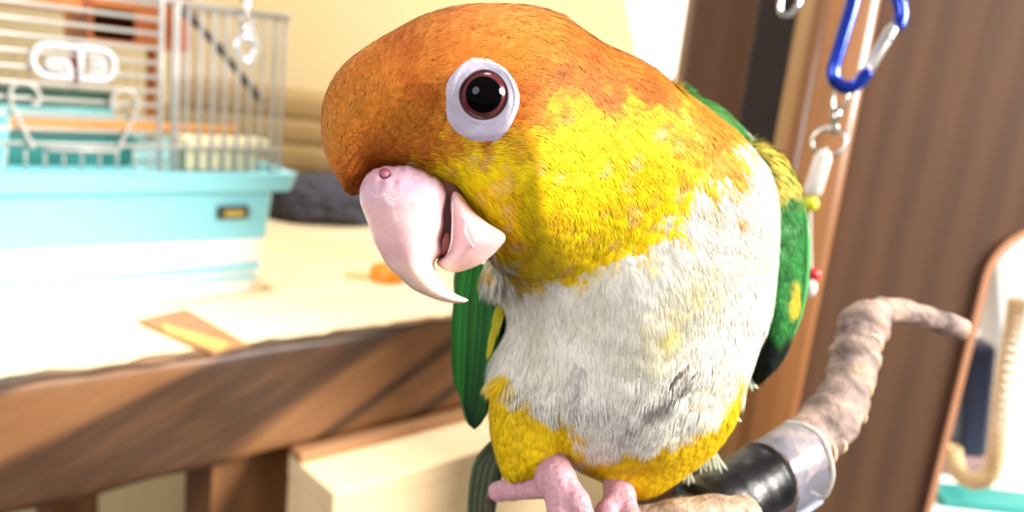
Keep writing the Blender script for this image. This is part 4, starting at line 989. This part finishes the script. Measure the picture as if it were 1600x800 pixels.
# dark body feathers showing through the ruffled belly
for (a, b, c, d_, wd_) in [(1080, 564, 1058, 594, 5), (1068, 574, 1042, 614, 5), (1096, 570, 1078, 596, 3), (1040, 612, 1012, 634, 2.6), (1016, 628, 992, 650, 2.6), (994, 640, 972, 664, 3), (1008, 640, 1000, 652, 2)]:
    pts = []
    for t in (0, .5, 1):
        uu, vv = a+(c-a)*t, b+(d_-b)*t; h = bvh.ray_cast(Vector((0, 0, 0)), Vector(K(uu, vv, 15)).normalized())
        pts.append((uu, vv, -h[0][2]-.035-.02*t))
    feather('belly_feather', pts, wd_, [(110, 98, 90), (66, 56, 60), (128, 116, 102)], body, n=7)

# ---- legs and feet
foot_m = attr_mat('foot_scales', rough=.5, spec=.35, bump=.8, sss=.15)
claw_m = plain('claw_grey', (70, 58, 56), rough=.35)
g3 = Grid((-0.9, -6.4, -18.6), (3.4, -3.5, -14.0), .05)
def foot(name, segs, claws):
    Fv = None
    for a, b, ra, rb in segs:
        q = g3.cone(K(*a), K(*b), ra*a[2]/FPX, rb*b[2]/FPX)
        Fv = q if Fv is None else smin(Fv, q, .09)
    V, Q = g3.mesh(Fv, 3); o = add(name, (K2W(V), Q), foot_m, parrot)
    u, v, D = uvD(V); n_ = noise2(u, v, .35, 51); 
    c = np.tile(L_((186, 138, 146)), (len(u), 1))
    set_attr(o.data, 'Col', 'FLOAT_COLOR', np.clip(c*(1+.12*n_)[:, None], 0, 1))
    for c in claws:
        add('claw', tube(K2W(catmull([K(*p) for p in c], 4)), np.linspace(.09, .012, 4*(len(c)-1)+1), 8), claw_m, o)
foot('foot', [((862, 700, 15.9), (866, 745, 15.3), 22, 30), ((866, 745, 15.3), (900, 785, 14.9), 30, 21), ((900, 785, 14.9), (922, 835, 14.95), 21, 19), ((870, 750, 15.2), (876, 800, 14.9), 28, 20), ((876, 800, 14.9), (884, 850, 15.1), 20, 18),
              ((922, 835, 14.95), (925, 868, 15.5), 19, 14), ((884, 850, 15.1), (888, 880, 15.7), 18, 13), ((850, 760, 15.6), (800, 764, 16.0), 19, 17), ((800, 764, 16.0), (778, 768, 16.3), 17, 16)],
     [[(778, 768, 16.3), (764, 780, 16.4), (768, 806, 16.6), (782, 826, 16.8)], [(925, 868, 15.5), (926, 890, 15.9), (920, 904, 16.4)]])
foot('foot', [((960, 735, 16.6), (968, 775, 15.9), 22, 24), ((968, 775, 15.9), (985, 815, 15.3), 24, 18), ((985, 815, 15.3), (1000, 860, 15.4), 18, 16), ((968, 775, 15.9), (948, 800, 15.4), 20, 17), ((948, 800, 15.4), (950, 850, 15.3), 17, 15), ((1000, 860, 15.4), (1002, 885, 15.9), 16, 12), ((950, 850, 15.3), (952, 880, 15.8), 15, 12)],
     [[(1002, 885, 15.9), (1003, 900, 16.2), (1000, 910, 16.6)]])
# small dark down where the shank leaves the thigh
